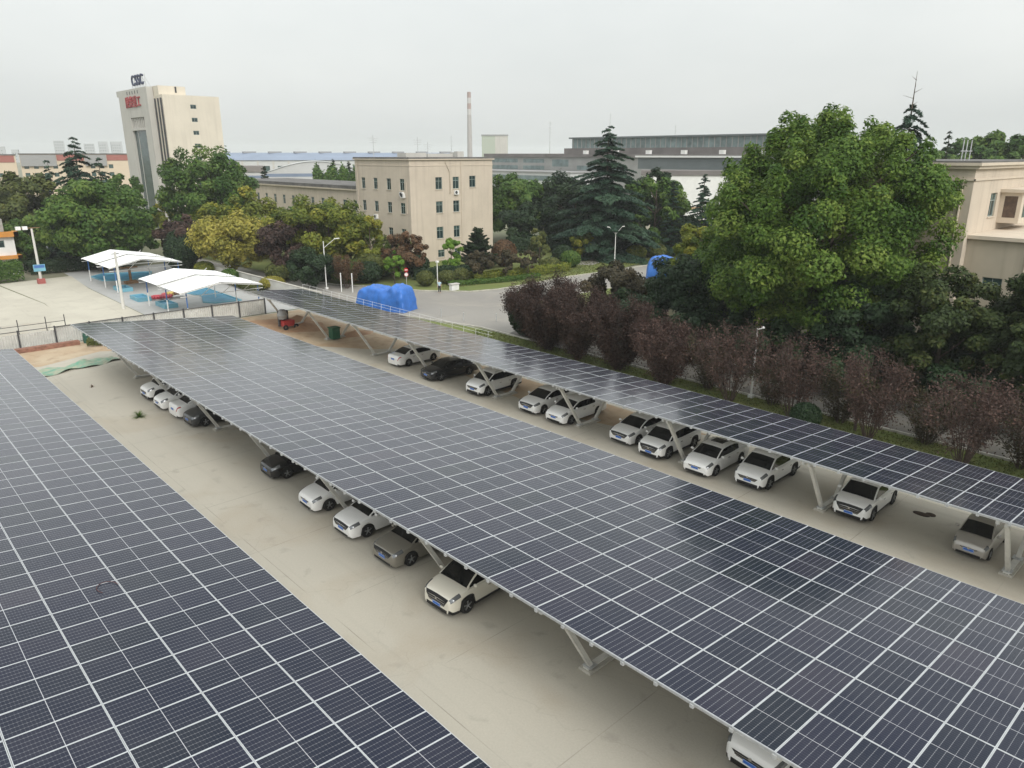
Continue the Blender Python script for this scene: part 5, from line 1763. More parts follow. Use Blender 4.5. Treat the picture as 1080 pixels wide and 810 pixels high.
# purple shrubs between the narrow carport and the road
for i, (x, y, H, W, m_, lb, dn) in enumerate([
    (49.9, 50.3, 5.0, 6.6, F_PURPLE, "purple shrub at the far end of the row, greenish beside it", 1.5),
    (47.9, 46.6, 6.2, 7.4, F_PURPLE, "tallest and densest purple shrub of the row", 1.7),
    (47.3, 42.4, 5.6, 7.0, F_PURPLE, "purple shrub next to the tallest one", 1.5),
    (47.4, 37.9, 5.6, 7.4, F_PURPLE, "wide purple shrub before the dark green tree", 1.5),
    (46.8, 32.8, 5.2, 7.0, F_PLUM, "plum brown shrub where the dense row ends", 1.2),
    (46.9, 27.0, 5.6, 5.2, F_PLUM, "thin plum shrub beside the white lamp head", .75),
    (46.9, 22.2, 5.3, 5.0, F_PLUM, "thin plum shrub with a green bush at its foot", .75),
    (46.6, 16.9, 5.2, 5.2, F_PLUM, "plum shrub wrapped round a spiky yellow green plant", .9),
    (46.4, 11.4, 5.2, 5.8, F_PLUM, "thin plum shrub nearest the right edge, stems showing", .75),
    (46.4, 7.0, 4.6, 5.0, F_PLUM, "last plum shrub half outside the right edge", .75)]):
    twig_shrub("purple_shrub", x, y, H, W, m_, lb, dens=dn * (1.25 if dn > 1 else .60), bare=.06 if dn > 1 else .20, stems=20 if dn > 1 else 19, group="purple shrubs along the road")
for x, y, H, W, lb in [(48.4, 29.8, 4.0, 4.4, "low maroon green shrub behind the gap left of the white lamp"), (48.6, 24.6, 3.6, 4.2, "low maroon green shrub just past the white lamp"), (48.5, 19.5, 3.8, 4.2, "low maroon green shrub between the green bush and the spiky plant"), (48.6, 14.1, 3.6, 4.4, "low maroon green shrub right of the spiky plant"), (48.5, 8.9, 3.8, 4.4, "low maroon green shrub near the right edge")]:
    twig_shrub("shrub", x, y, H, W, F_MAROON, lb, dens=.5, bare=.05, stems=14, group="low shrubs behind the purple row")
round_bush("shrub", 50.3, 52.2, 4.6, 3.4, F_DARK, "dark green bush at the far end of the purple shrubs", s=.13, z=0)
round_bush("shrub", 45.4, 20.5, 1.8, 2.0, F_DARK, "dark green bush at the foot of a thin plum shrub", s=.09, z=.03)


def spiky(name, x, y, z, n, L_, m, label, s0=.05, seed=1, stem=0.0):
    rng = np.random.default_rng(seed)
    mb = MB()
    if stem:
        mb.tube((0, 0, 0), (0, 0, stem), .10, .09, n=8)
    k0 = len(mb.f)
    for k in range(n):
        a = rng.uniform(0, 6.28); el = rng.uniform(.15, 1.35)
        d = np.array([math.cos(a) * math.cos(el), math.sin(a) * math.cos(el), math.sin(el)])
        p = np.array([-math.sin(a), math.cos(a), 0])
        l = L_ * rng.uniform(.7, 1.1)
        prev = np.array([0, 0, stem])
        for j in range(3):
            f0, f1 = j / 3, (j + 1) / 3
            q0 = np.array([0, 0, stem]) + d * l * f0 - np.array([0, 0, 1]) * l * .35 * f0 ** 2
            q1 = np.array([0, 0, stem]) + d * l * f1 - np.array([0, 0, 1]) * l * .35 * f1 ** 2
            w0, w1 = s0 * (1 - f0 * .8), s0 * (1 - f1 * .8)
            mb.face([q0 - p * w0, q0 + p * w0, q1 + p * w1, q1 - p * w1], 1)
    o = mb.build(name, [M_TWIG, m])
    a = o.data.attributes.new("tint", 'FLOAT', 'POINT')
    a.data.foreach_set('value', rng.uniform(.2, .8, len(o.data.vertices)))
    o.location = (x, y, z)
    return tag(o, label, "plant")


spiky("windmill_palm", 47.6, 18.1, .03, 90, 1.5, F_OLIVE, "spiky yellow green plant rising out of a plum shrub", .07, 3, 2.9)
spiky("weed_tuft", 14.0, 53.0, .01, 70, .75, F_GREEN, "green weed tuft growing out of the concrete aisle", .03, 4)
spiky("weed_tuft", 13.6, 62.9, .01, 26, .32, F_MAPLE, "small brown weed stump on the far concrete aisle", .03, 5)

# grass blades on the verges and the lawn
def grass(name, polys, n, h, m, label, z):
    rng = np.random.default_rng(77)
    Ps = []
    for (x0, x1, y0, y1, sx) in polys:
        k = int(n * (x1 - x0) * (y1 - y0))
        u = rng.uniform(0, 1, k); v = rng.uniform(0, 1, k)
        Ps.append(np.column_stack([x0 + (x1 - x0) * u + sx * v, y0 + (y1 - y0) * v, np.full(k, z)]))
    P = np.concatenate(Ps)
    P[:, 2] += rng.uniform(.0, h, len(P))
    N = unit(rng.normal(size=(len(P), 3)) * [1, 1, .35])
    me = leaf_mesh(name, P, N, h * rng.uniform(.6, 1.4, len(P)), .5 + rng.normal(size=len(P)) * .2, .3, m)
    o = bpy.data.objects.new(name, me); C.objects.link(o)
    return tag(o, label, "grass", None, 'stuff')


grass("verge_grass", [(42.3, 49.0, -6, 57, 0), (42.4, 46.5, 57, 70, -.6)], 60, .09, F_OLIVE, "rough green and yellow grass under the purple shrubs", .03)
grass("lawn_grass", [(72, 110, 75.0, 84, 0), (60, 72, 78, 86, 4)], 26, .10, F_OLIVE, "short green grass on the lawn", .1)
from mathutils import noise as mnoise

# ------------------------------------------------------------------ pool yard
def pool(label, pts, x):
    t = thing("swimming_pool", (pts[0][0], pts[0][1], 0), label, "pool")
    m = MB()
    cx = sum(p[0] for p in pts) / len(pts); cy = sum(p[1] for p in pts) / len(pts)
    inn = [(cx + (px - cx) * .95, cy + (py - cy) * .95) for px, py in pts]
    m.face([(px, py, 0.035) for px, py in inn])
    m.build("pool_floor", M_POOLB, t)
    m = MB()
    n = len(pts)
    for i in range(n):
        a, b, c, d = pts[i], pts[(i + 1) % n], inn[(i + 1) % n], inn[i]
        m.face([(a[0], a[1], .16), (b[0], b[1], .16), (c[0], c[1], .16), (d[0], d[1], .16)])
        m.face([(d[0], d[1], .16), (c[0], c[1], .16), (c[0], c[1], .03), (d[0], d[1], .03)])
        m.face([(b[0], b[1], .16), (a[0], a[1], .16), (a[0], a[1], .0), (b[0], b[1], .0)])
    m.build("pool_rim", x, t)
    return t


pool("long blue painted pool under the far white canopy", [(29.0, 117.4), (31.8, 115.4), (35.4, 116.6), (37.2, 121.8), (30.9, 124.6), (28.8, 122.6)], M_POOLC)
pool("deep blue pool beside the near white canopy", [(33.3, 91.5), (34.2, 89.9), (37.4, 89.6), (37.6, 101.6), (34.0, 100.0), (34.8, 95.8)], M_POOLC)
for x, y, lb in ((28.4, 98.8, "small light blue splash basin at the far pole of the near canopy"), (29.3, 92.2, "small light blue splash basin behind the front poles of the near canopy"), (28.9, 107.5, "small light blue box by the utility pole")):
    t = thing("splash_basin", (x, y, 0), lb, "paddling pool")
    m = MB()
    for a in ((-1.3, -1.6, 1.3, -1.45), (-1.3, 1.45, 1.3, 1.6), (-1.3, -1.45, -1.15, 1.45), (1.15, -1.45, 1.3, 1.45)):
        m.box(x + a[0] * .6, y + a[1], .0, x + a[2] * .6, y + a[3], .5)
    m.build("basin_wall", M_POOLC, t)
    m = MB()
    m.face([(x - .69, y - 1.45, .3), (x + .69, y - 1.45, .3), (x + .69, y + 1.45, .3), (x - .69, y + 1.45, .3)])
    m.build("basin_water", M_POOLB, t)


def canopy(label, x0, x1, y0, y1, ze, zr, gap_y, lean):
    """gabled white membrane on blue-white poles, ridge along Y; a gap splits it into a near and a far pair of sails."""
    t = thing("shade_canopy", ((x0 + x1) / 2, (y0 + y1) / 2, 0), label, "canopy", "white membrane canopies over the pools")
    xm = x0 + (x1 - x0) * .33
    for (ya, yb) in ((y0, gap_y - .45), (gap_y + .45, y1)):
        for side in (0, 1):
            m = MB()
            xe = x0 if side == 0 else x1
            V = []
            for i in range(9):
                f = i / 8
                row = []
                for j in range(7):
                    g = j / 6
                    sag = -.22 * math.sin(math.pi * g) * math.sin(math.pi * f)
                    y = ya + (yb - ya) * f - lean * g
                    row.append((xe + (xm - xe) * g, y, ze + (zr - ze) * g + sag))
                V.append(row)
            m.grid(V, 0, side == 1)
            k = len(m.v)
            m.grid([[(p[0], p[1], p[2] - .03) for p in row] for row in V], 0, side == 0)
            m.build("membrane", M_MEMB, t, True)
    m = MB()
    for y in (y0 + .1, gap_y - .3, gap_y + .3, y1 - .1):
        m.bar((x0, y, ze - .10), (xm, y - lean, zr - .12), .08, .10)
        m.bar((xm, y - lean, zr - .12), (x1, y, ze - .10), .08, .10)
        m.bar((x0, y, ze - .45), (x1, y, ze - .45), .06, .06)
        for f in (.25, .5, .75):
            xx = x0 + (x1 - x0) * f
            m.bar((xx, y, ze - .45), (xx + .6, y - lean * .5, ze + (zr - ze) * .55), .05, .05)
    m.bar((xm, y0 - lean, zr - .13), (xm, y1 - lean, zr - .13), .10, .10)
    m.build("truss", M_WHITE, t)
    for xx in (x0 + .7, x1 - .5):
        for y in (y0 + .3, gap_y, y1 - .4):
            m = MB()
            m.tube((xx, y, 1.6), (xx, y, ze + .1), .07, n=8, mi=0)
            m.tube((xx, y, 0), (xx, y, 1.6), .075, n=8, mi=1)
            m.build("pole", [M_BLUEP, M_WHITE], t)
    return t


canopy("white membrane canopy over the near pool, nearer the carports", 27.2, 36.4, 80.9, 94.4, 3.3, 4.6, 87.5, 3.4)
canopy("white membrane canopy over the far pool, beside the dark trees", 27.15, 36.4, 105.8, 119.0, 3.3, 4.6, 111.5, 3.4)
t = thing("pool_toy_heap", (31, 97, 0), "heap of red, yellow and brown pool toys under the near canopy", "toys")
for k, (dx, dy, r, c) in enumerate([(-1.1, .4, .55, (0.45, .05, .07)), (-.2, -.3, .6, (.35, .06, .08)), (.7, .3, .5, (.55, .42, .12)), (1.3, -.4, .45, (.25, .17, .12)), (.3, .9, .5, (.5, .1, .1)), (1.7, .4, .4, (.5, .5, .45))]):
    m = MB()
    for i in range(14):
        a = 6.283 * i / 14; b = 6.283 * (i + 1) / 14
        m.tube((31 + dx + r * math.cos(a), 97 + dy + r * math.sin(a), .35 + .12 * k % .4), (31 + dx + r * math.cos(b), 97 + dy + r * math.sin(b), .35 + .12 * k % .4), .2, n=7, cap=False)
    m.build("swim_ring", mat("toy_%d" % k, c, .5), t, True)
t = thing("timber_stand", (31.5, 112.8, 0), "brown timber post with a crossbar between the two pools", "stand")
m = MB(); m.bar((31.5, 112.8, 0), (31.5, 112.8, 2.2), .28, .28)
M_WOOD = mat("brown_timber", (0.25, 0.15, 0.08), .8, var=.3, scale=2)
m.build("post", M_WOOD, t)
m = MB(); m.bar((30.4, 112.8, 2.25), (32.6, 112.8, 2.25), .25, .2); m.build("crossbar", M_WOOD, t)
m = MB(); m.box(30.7, 112.2, 0.0, 32.3, 113.4, .35); m.build("footing", M_WOOD, t)

M_WALLW = mat("whitewashed_wall", (0.55, 0.54, 0.50), .9, var=.16, scale=.5)
t = thing("boundary_wall", (43.2, 106, 0), "long pale wall between the pool yard and the lane", "wall")
m = MB()
wp = [(43.3, 80.4), (43.2, 95), (43.1, 109), (42.6, 116), (42.7, 132)]
for a, b in zip(wp, wp[1:]):
    m.bar((a[0], a[1], .72), (b[0], b[1], .72), .22, 1.5)
m.build("wall_body", M_WALLW, t)
m = MB()
for a, b in zip(wp, wp[1:]):
    m.bar((a[0], a[1], 1.51), (b[0], b[1], 1.51), .32, .09)
m.build("coping", M_KERB, t)

# corrugated fence closing the car park
M_CORR = mat("corrugated_sheet", (0.56, 0.56, 0.53), .6, 0.1, var=.12, scale=1.2)
t = thing("corrugated_fence", (21, 80.1, 0), "pale corrugated sheet fence with dark posts closing the far end of the lot", "fence")
xs = [3.0 + k * 3.0 for k in range(12)]
for a, b in zip(xs, xs[1:]):
    m = MB()
    row = []
    n = 40
    for i in range(n + 1):
        x = a + (b - a) * i / n
        row.append((x, 80.1 + .045 * math.sin(i * math.pi / 1.5), 0))
    hh = 1.72 if a > 13 or a < 8 else 1.45
    m.grid([[(p[0], p[1], .05) for p in row], [(p[0], p[1], hh) for p in row]])
    m.build("sheet_panel", M_CORR, t)
for x in xs:
    m = MB(); m.box(x - .06, 79.93, 0, x + .06, 80.03, 1.85); m.build("fence_post", M_DARKM, t)
m = MB(); m.bar((3, 79.99, 1.74), (36, 79.99, 1.74), .05, .06); m.build("top_rail", M_DARKM, t)
t = thing("pipe_frame", (15, 81.2, 0), "thin dark pipe frame standing behind the corrugated fence", "frame")
for x in (8.5, 12.3, 14.6, 16.2):
    m = MB(); m.tube((x, 81.2, 0), (x, 81.2, 2.6), .04, n=6); m.build("upright", M_DARKM, t)
m = MB(); m.tube((8.5, 81.2, 2.0), (16.2, 81.2, 2.0), .03, n=6); m.build("crossbar", M_DARKM, t)
t = tag(MB().build("dummy", M_DARKM), None) if False else None
m = MB()
m.box(10.4, 78.5, 0, 16.6, 79.2, .38)
tag(m.build("brick_planter", mat("old_brick", (0.24, 0.12, 0.085), .9, var=.3, scale=3)), "low red brick planter at the foot of the corrugated fence", "planter")
hp = thing("oil_drum", (17.4, 78.9, 0), "dark green drum standing among weeds by the fence", "drum")
m = MB(); m.lathe([(0, 1.15), (.40, 1.15), (.42, 1.1), (.40, .8), (.42, .78), (.40, .4), (.42, .38), (.40, 0)], (17.4, 78.9, 0), n=18)
m.build("drum_body", mat("drum_green", (0.03, 0.10, 0.075), .5), hp, True)
m = MB(); m.tube((17.4, 78.9, 1.15), (17.4, 78.9, 1.20), .30, n=14); m.build("lid", M_DARKM, hp)
m = MB(); m.lathe([(0, .9), (.32, .9), (.33, .5), (.32, 0)], (18.3, 78.7, 0), n=16); m.tube((18.3, 78.7, .9), (18.3, 78.7, 1.5), .05)
tag(m.build("waste_bin", M_BLACK, None, True), "black bin leaning beside the green drum", "bin")
hedge([(17.2, 77.9), (19.5, 77.0), (21.5, 78.4)], .55, 2.2, F_OLIVE, "patch of weeds around the green drum", .09)
for k, (x, y, r) in enumerate([(19.0, 76.0, .55), (19.9, 76.5, .5)]):
    m = MB(); m.blob((x, y, .25), (r, r * .7, .28), 12, 7)
    tag(m.build("white_sack", M_WHITE, None, True), ("white sack lying in the weeds, nearer the camera" if k == 0 else "white sack lying in the weeds, nearer the fence"), "sack", "white sacks in the weeds")


def rumpled(name, cx, cy, L_, W_, hfun, rz, m, label, cat, n=40, k=26, z0=.02):
    mb = MB(); V = []
    c, s = math.cos(rz), math.sin(rz)
    for i in range(n + 1):
        row = []
        for j in range(k + 1):
            u = -L_ / 2 + L_ * i / n; v = -W_ / 2 + W_ * j / k
            u2, v2, z = hfun(u, v)
            row.append((cx + u2 * c - v2 * s, cy + u2 * s + v2 * c, z0 + z))
        V.append(row)
    mb.grid(V, 0)
    return tag(mb.build(name, m, None, True), label, cat)


def net_h(u, v):
    r = random.Random(int((u * 31 + v * 17) * 100))
    b = .10 + .06 * math.sin(u * 3.1 + v) + .05 * math.sin(v * 5 - u * 1.3) + (.35 * math.exp(-((u - .9) ** 2 + (v - .3) ** 2) / .35))
    e = .55 + .45 * abs(math.sin(u * .9 + .6))
    return u, v * e, b


rumpled("debris_net", 14.2, 70.0, 7.0, 2.2, net_h, R(12), mat("green_net", (0.14, 0.33, 0.24), .85, scale=1.8, col2=(0.40, 0.38, 0.29)), "green debris netting spread over the dirt", "netting")


def tarp_fun(L_, W_, H, prof, seed):
    rr = random.Random(seed)
    ph = [rr.uniform(0, 6) for _ in range(8)]

    def f(u, v):
        a = u / (L_ / 2); b = v / (W_ / 2)
        h = float(np.interp(a, *prof)) * H
        e = max(abs(a) ** 7, 0); q = abs(b)
        wall = max(0, 1 - q ** 5.0) ** .6
        endw = max(0, 1 - abs(a) ** 9.0) ** .6
        z = h * max(0, min(wall, 1)) * max(0, endw)
        fold = .025 * math.sin(u * 4.2 + ph[0] + b * 1.4) + .02 * math.sin(u * 7.3 + ph[1] - v * 2) + .02 * math.sin(v * 6 + ph[2] + u)
        vv = v * (1 - .16 * max(0, (q - .62) / .38)) + fold * (.9 if q > .6 else .2) * (1 if v > 0 else -1)
        uu = u * (1 - .05 * max(0, (abs(a) - .84) / .16))
        nz_ = mnoise.turbulence(Vector((u * .9 + seed, v * .9, seed)), 4, True, noise_basis='PERLIN_ORIGINAL')
        z += (nz_ - .45) * .2 * (1 if z > .3 else .2)
        vv += (mnoise.noise(Vector((u * 1.3, z * 1.6, seed + 5.0 + (v > 0)))) * .22) * (1 if q > .5 else .2)
        return uu, vv, max(0, z + fold * (.6 if z > .15 else .1))
    return f


prof1 = ([-1, -.85, -.5, -.1, .1, .25, .5, .8, 1], [.70, .80, .90, .88, .80, .84, 1.02, .98, .82])
rumpled("tarpaulin_stack", 47.8, 73.2, 7.2, 3.7, tarp_fun(7.2, 3.7, 3.0, prof1, 3), R(-68), M_TARP, "long two-humped load under blue tarpaulin beside the carport roof", "covered load", 70, 44)
prof2 = ([-1, -.6, 0, .5, 1], [.8, .95, 1, .9, .75])
rumpled("tarpaulin_stack", 88.4, 63.0, 5.4, 3.6, tarp_fun(5.4, 3.6, 3.6, prof2, 8), R(-50), M_TARP, "blue tarpaulin load half hidden by the yellow green tree", "covered load", 48, 40)

# small things at the far end of the lot
t = thing("site_mixer", (34.2, 71.3, 0), "small red and grey site machine on the bare soil", "machine")
m = MB(); m.box(33.7, 70.8, .35, 34.9, 71.6, .95); m.build("engine_cover", mat("machine_red", (0.40, 0.04, 0.04), .5), t)
m = MB(); m.lathe([(0, 0), (.42, .1), (.55, .5), (.35, 1.0), (.3, 1.05)], (33.9, 71.4, 1.0), n=14); m.build("drum", M_APTG, t, True)
for dx in (-.35, .8):
    m = MB(); m.lathe([(.1, -.06), (.26, -.06), (.28, 0), (.26, .06), (.1, .06)], (34.2 + dx, 70.75, .28), 'y', 14); m.build("wheel", M_RUBBER, t, True)
m = MB(); m.box(33.5, 71.5, .3, 34.6, 71.75, 1.9); m.build("frame", M_DARKM, t)
t = thing("wheeled_bin", (35.5, 63.8, 0), "green wheeled rubbish bin by the far carport legs", "bin")
M_BIN = mat("bin_green", (0.02, 0.11, 0.06), .5)
m = MB(); m.prism([(35.1, 63.4), (35.9, 63.4), (35.9, 64.2), (35.1, 64.2)], .12, 1.15); m.build("body", M_BIN, t)
m = MB(); m.prism([(35.04, 63.34), (35.96, 63.34), (35.96, 64.28), (35.04, 64.28)], 1.153, 1.25); m.build("lid", M_BIN, t)
for dx in (.15, .65):
    m = MB(); m.lathe([(.03, -.04), (.11, -.04), (.11, .04), (.03, .04)], (35.1 + dx, 64.2, .11), 'y', 12); m.build("wheel", M_RUBBER, t)
t = thing("motorcycle", (19.2, 72.2, 0), "red motorcycle parked under the far end of the wide carport", "motorcycle")
for dy in (-.65, .65):
    m = MB()
    for i in range(16):
        a, b = 6.283 * i / 16, 6.283 * (i + 1) / 16
        m.tube((19.2, 72.2 + dy + .27 * math.cos(a), .3 + .27 * math.sin(a)), (19.2, 72.2 + dy + .27 * math.cos(b), .3 + .27 * math.sin(b)), .05, n=6, cap=False)
    m.build("wheel", M_RUBBER, t, True)
m = MB(); m.blob((19.2, 72.2, .62), (.16, .5, .22)); m.build("fuel_tank", mat("bike_red", (0.38, 0.03, 0.03), .35), t, True)
m = MB(); m.blob((19.2, 71.75, .82), (.14, .35, .08)); m.build("seat", M_BLACK, t, True)
m = MB(); m.tube((18.85, 72.65, 1.05), (19.55, 72.65, 1.05), .025); m.tube((19.2, 72.65, 1.05), (19.2, 72.85, .3), .035); m.build("handlebar", M_DARKM, t)
m = MB(); m.blob((38.2, 10.7, .03), (.22, .42, .06), 14, 5); m.blob((38.45, 10.35, .03), (.2, .25, .07), 12, 5)
tag(m.build("dark_rag", mat("rag_brown", (.05, .035, .025), .95), None, True), "dark flattened rag on the concrete of the empty bay", "rag")
for x, y, z, lb in ((36.0, 71.0, .45, "low brown earth heap beside the red machine"), (38.2, 64.5, .35, "low brown earth heap near the green bin"), (37.0, 74.4, .55, "brown earth heap before the fence corner")):
    m = MB()
    V = []
    rr = random.Random(int(x * 10))
    for i in range(9):
        f = i / 8
        V.append([(x + 2.0 * f * math.cos(6.283 * j / 18) * (1 + .15 * math.sin(j * 3 + x)), y + 1.3 * f * math.sin(6.283 * j / 18) * (1 + .12 * math.cos(j * 2)), .012 + z * (1 - f) ** 1.2 * (1 + .1 * rr.random())) for j in range(19)])
    m.grid(V, 0)
    tag(m.build("earth_heap", M_SOIL, None, True), lb, "earth heap")

# ------------------------------------------------------------------ poles, lamps, signs
t = thing("utility_pole", (25.0, 94.0, 0), "tall tapering concrete pole between the driveway and the pool yard", "pole")
m = MB(); m.tube((25, 94, 0), (25, 94, 6.7), .19, .11, n=12); m.build("shaft", M_WALLW, t, True)
m = MB(); m.bar((24.6, 94, 6.45), (25.4, 94, 6.45), .08, .08); m.build("crossarm", M_DARKM, t)
t = thing("lamp_post", (22.2, 121.2, 0), "concrete lamp post carrying a blue board beside the driveway", "lamp post")
m = MB(); m.tube((22.2, 121.2, .7), (22.2, 121.2, 7.6), .19, .13, n=12); m.build("post", M_WALLW, t, True)
m = MB(); m.box(21.75, 120.75, 0, 22.65, 121.65, .7); m.build("red_base", mat("faded_red_base", (.33, .10, .09), .8), t)
m = MB(); m.bar((20.5, 121.2, 7.7), (23.2, 121.2, 7.7), .09, .09); m.build("crossarm", M_WOOD, t)
for x in (20.6, 21.4):
    m = MB(); m.box(x - .3, 120.9, 7.5, x + .3, 121.3, 7.95); m.build("floodlight", M_WHITE, t)
m = MB(); m.box(21.5, 120.93, 1.75, 22.95, 120.99, 2.7, 0)
m.box(21.6, 120.915, 2.22, 22.85, 120.928, 2.62, 1); m.build("blue_board", [M_POOLC, M_BLUEP], t)


def street_lamp(x, y, h, label, arms, group=None):
    t = thing("street_lamp", (x, y, 0), label, "street lamp", group)
    m = MB(); m.tube((x, y, 0), (x, y, h), .085, .05, n=8); m.build("post", M_WHITE, t, True)
    m = MB(); m.box(x - .18, y - .18, 0, x + .18, y + .18, .25); m.build("base", M_WHITE, t)
    for dx, dy, dz in arms:
        m = MB(); m.tube((x, y, h - .9 if dz > .5 else h - .05), (x + dx, y + dy, h - .05 + dz * .4), .035, n=6); m.build("arm", M_WHITE, t)
        m = MB(); m.bar((x + dx, y + dy, h + dz * .4), (x + dx * 1.45, y + dy * 1.45, h + .06 + dz * .4), .26, .10); m.build("lamp_head", M_WHITE, t)
    return t


street_lamp(49.3, 89.8, 6.4, "single-armed white street lamp beside the lane at the dome shaped tree", [(1.1, -1.0, .8)])
street_lamp(96.8, 79.1, 5.7, "forked white street lamp on the lawn in front of the great cedar", [(.7, -.7, .9), (-.7, .7, .6)])
street_lamp(48.9, 26.4, 5.3, "white lamp behind the thin plum shrubs with a flat head", [(.25, -.2, .1)])
for x, y, lb in ((49.7, 86.6, "short white post, thicker one by the lane lamp"), (50.6, 85.3, "short white post nearer the blue tarpaulin")):
    m = MB(); m.tube((x, y, 0), (x, y, 2.4), .07, n=8); m.tube((x, y, 2.4), (x, y, 2.5), .09, n=8)
    tag(m.build("gate_post", M_WHITE, None, True), lb, "post")
t = thing("camera_pole", (60.9, 80.4, .1), "thin white camera pole on the lawn edge between clipped bushes", "pole")
m = MB(); m.tube((60.9, 80.4, .1), (60.9, 80.4, 3.7), .06, n=8); m.build("post", M_WHITE, t, True)
m = MB(); m.box(60.7, 80.2, 3.45, 61.1, 80.5, 3.65); m.build("camera_box", M_WHITE, t)
t = thing("electric_box", (61.2, 77.2, 0), "squat white cabinet at the lawn kerb", "cabinet")
m = MB(); m.box(60.6, 76.9, .1, 61.8, 77.5, .85); m.build("body", M_WHITE, t)
m = MB(); m.prism([(60.5, 76.8), (61.9, 76.8), (61.9, 77.6), (60.5, 77.6)], .853, .95); m.build("lid", M_TGREY, t)
t = thing("road_sign", (58.6, 84.4, 0), "red and white round road sign behind the first tarpaulin", "sign")
m = MB(); m.tube((58.6, 84.4, 0), (58.6, 84.4, 2.3), .04, n=8); m.build("post", M_GALV, t)
n_ = Vector((-.60, -.80, 0)).normalized()
p0 = Vector((58.6, 84.4, 2.25)) + n_ * .06
m = MB(); m.tube(p0, p0 + n_ * .03, .29, n=24); d1 = m.build("red_disc", M_RED, t)
rt_ = n_.cross(Vector((0, 0, 1)))
m = MB(); m.bar(p0 + n_ * .036 - rt_ * .19, p0 + n_ * .036 + rt_ * .19, .012, .11); m.build("white_bar", M_WHITE, d1)
p1 = p0 - Vector((0, 0, .64))
m = MB(); m.tube(p1, p1 + n_ * .03, .29, n=24); d2 = m.build("white_disc", M_WHITE, t)
m = MB()
for i in range(24):
    a, b = 6.283 * i / 24, 6.283 * (i + 1) / 24
    q = lambda r, w: p1 + n_ * .034 + rt_ * (r * math.cos(w)) + Vector((0, 0, r * math.sin(w)))
    m.face([q(.23, a), q(.285, a), q(.285, b), q(.23, b)])
m.build("red_ring", M_RED, d2)
for k, (x, y) in enumerate(((50.2, 61.8), (52.5, 59.0), (49.6, 65.0))):
    m = MB(); m.tube((x, y, 0), (x, y, .85), .05, n=8); m.tube((x, y, .85), (x, y, .92), .065, n=8)
    tag(m.build("bollard", M_GALV), ("thin grey bollard at the road edge, middle of three", "thin grey bollard nearest the purple shrubs", "thin grey bollard nearest the tarpaulin load")[k], "bollard", "bollards along the road edge")


m = MB()
cz = lambda x: 2.174 + (10.121 - x) * math.tan(TILT) + .035
for i in range(11):
    a, b = math.pi * (i / 11) * 1.25, math.pi * ((i + 1) / 11) * 1.25
    q = [(5.16 + .34 * math.cos(w), 26.75 + .42 * math.sin(w)) for w in (a, b)]
    m.tube((q[0][0], q[0][1], cz(q[0][0])), (q[1][0], q[1][1], cz(q[1][0])), .013, n=5)
tag(m.build("cable_loop", mat("red_cable", (.08, .03, .03), .6), None, True), "thin dark red cable loop lying on the nearest carport's panels", "cable")

# ------------------------------------------------------------------ person by the camera pole
def skin_mesh(name, verts, edges, radii, m, levels=2):
    me = bpy.data.meshes.new(name)
    me.from_pydata(verts, edges, [])
    o = bpy.data.objects.new(name, me); C.objects.link(o)
    md = o.modifiers.new("skin", 'SKIN')
    sv = me.skin_vertices[0].data
    for i, r in enumerate(radii):
        sv[i].radius = r if isinstance(r, tuple) else (r, r)
    sv[0].use_root = True
    ss = o.modifiers.new("smooth", 'SUBSURF'); ss.levels = levels; ss.render_levels = levels
    dg = bpy.context.evaluated_depsgraph_get(); dg.update()
    nm = bpy.data.meshes.new_from_object(o.evaluated_get(dg))
    bpy.data.objects.remove(o)
    nm.materials.clear(); nm.materials.append(m)
    nm.shade_smooth()
    r = bpy.data.objects.new(name, nm); C.objects.link(r)
    return r


M_SKIN = mat("skin", (0.42, 0.26, 0.18), .6)
body_v = [(0, 0, .93), (0, 0, 1.12), (0, .01, 1.36), (0, .0, 1.47), (0, -.02, 1.56), (0, -.02, 1.68),
          (.17, .01, 1.40), (.22, .02, 1.12), (.21, -.06, .88), (.21, -.08, .80), (-.17, .01, 1.40), (-.22, .02, 1.12), (-.21, -.06, .88), (-.21, -.08, .80),
          (.09, 0, .90), (.10, -.02, .50), (.10, .02, .09), (.10, -.14, .04), (-.09, 0, .90), (-.10, .03, .50), (-.11, .06, .09), (-.11, -.10, .04)]
body_e = [(0, 1), (1, 2), (2, 3), (3, 4), (4, 5), (2, 6), (6, 7), (7, 8), (8, 9), (2, 10), (10, 11), (11, 12), (12, 13), (0, 14), (14, 15), (15, 16), (16, 17), (0, 18), (18, 19), (19, 20), (20, 21)]
body_r = [(.15, .11), (.13, .10), (.15, .11), .055, .085, .075, .065, .048, .032, .028, .065, .048, .032, .028, .085, .06, .042, .04, .085, .06, .042, .04]
for s in (1, -1):
    w = 9 if s > 0 else 13
    b = body_v[w]
    for k, l in enumerate((.07, .085, .09, .085, .065)):
        i = len(body_v)
        if k == 0:
            p1_, p2_ = (b[0] - s * .03, b[1] - .035, b[2] + .0), (b[0] - s * .035, b[1] - .05, b[2] - .04)
        else:
            yy = b[1] + (.028 - .018 * (k - 1))
            p1_, p2_ = (b[0], yy, b[2] - l * .55), (b[0] - s * .02, yy - .005, b[2] - l)
        body_v += [p1_, p2_]; body_r += [.010, .008]; body_e += [(w, i), (i, i + 1)]
pr_ = skin_mesh("person", body_v, body_e, body_r, M_SKIN)
ORG[pr_] = (0, 0, 0)
tag(pr_, "person in pale blue shirt and dark trousers standing at the lawn kerb", "person")
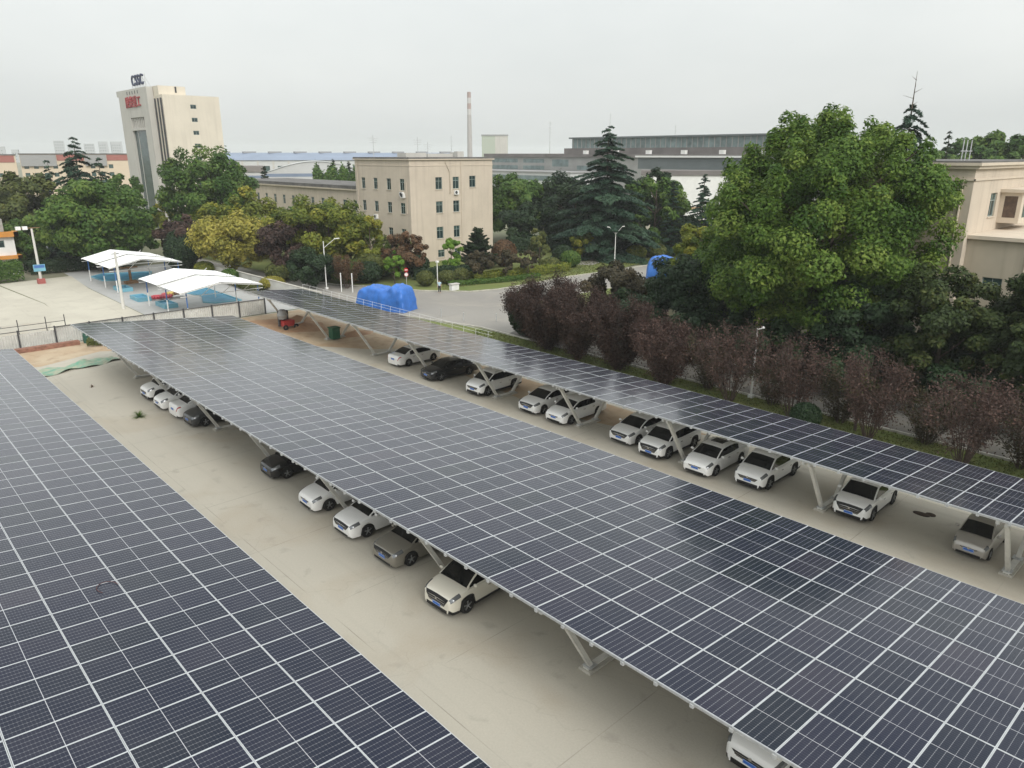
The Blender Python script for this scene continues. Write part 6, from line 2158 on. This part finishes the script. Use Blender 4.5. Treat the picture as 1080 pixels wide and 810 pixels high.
sh = skin_mesh("shirt", [(0, 0, .90), (0, 0, 1.12), (0, .01, 1.36), (0, 0, 1.43), (.17, .01, 1.40), (.215, .015, 1.18), (-.17, .01, 1.40), (-.215, .015, 1.18)],
               [(0, 1), (1, 2), (2, 3), (2, 4), (4, 5), (2, 6), (6, 7)], [(.19, .145), (.165, .13), (.18, .135), .075, .085, .07, .085, .07], mat("shirt_pale_blue", (.42, .55, .62), .8))
tr_ = skin_mesh("trousers", [(0, 0, .96), (.09, 0, .88), (.10, -.02, .50), (.10, .02, .12), (-.09, 0, .88), (-.10, .03, .50), (-.11, .06, .12)],
                [(0, 1), (1, 2), (2, 3), (0, 4), (4, 5), (5, 6)], [(.17, .13), .11, .08, .065, .11, .08, .065], mat("trousers_dark", (.02, .022, .03), .85))
m = MB(); m.blob((0, .005, 1.665), (.088, .105, .085), 14, 9)
hr = m.build("hair", M_BLACK, None, True)
m = MB(); m.blob((0, -.108, 1.60), (.014, .022, .022), 8, 6); m.blob((.088, -.02, 1.60), (.012, .025, .035), 8, 6); m.blob((-.088, -.02, 1.60), (.012, .025, .035), 8, 6)
nz = m.build("nose_and_ears", M_SKIN, None, True)
m = MB()
for x in (.03, -.03):
    m.blob((x, -.098, 1.625), (.014, .010, .008), 8, 6)
m.blob((0, -.100, 1.55), (.026, .008, .006), 8, 6)
ey = m.build("eyes_and_mouth", mat("face_dark", (.10, .05, .045), .5), None, True)
for o in (sh, tr_, hr, nz, ey):
    o.parent = pr_
pr_.location = (58.6, 77.0, .02)
pr_.rotation_euler = (0, 0, R(-40))

# ------------------------------------------------------------------ hazy air
hz = MB()
hz.box(-4300, -4300, -1.2, 4300, 4300, 66)
ho = hz.build("haze", mat("haze_air", (.8, .8, .8)))
hm = MATS["haze_air"]
nt = hm.node_tree
for n in list(nt.nodes):
    if n.type == 'BSDF_PRINCIPLED':
        nt.nodes.remove(n)
pv = nt.nodes.new("ShaderNodeVolumePrincipled")
pv.inputs['Color'].default_value = (0.90, 0.93, 0.95, 1)
pv.inputs['Density'].default_value = 0.00025
pv.inputs['Anisotropy'].default_value = 0.15
nt.links.new(pv.outputs['Volume'], nt.nodes["Material Output"].inputs['Volume'])
tag(ho, "thin pale haze softening the far buildings", "haze", None, 'stuff')
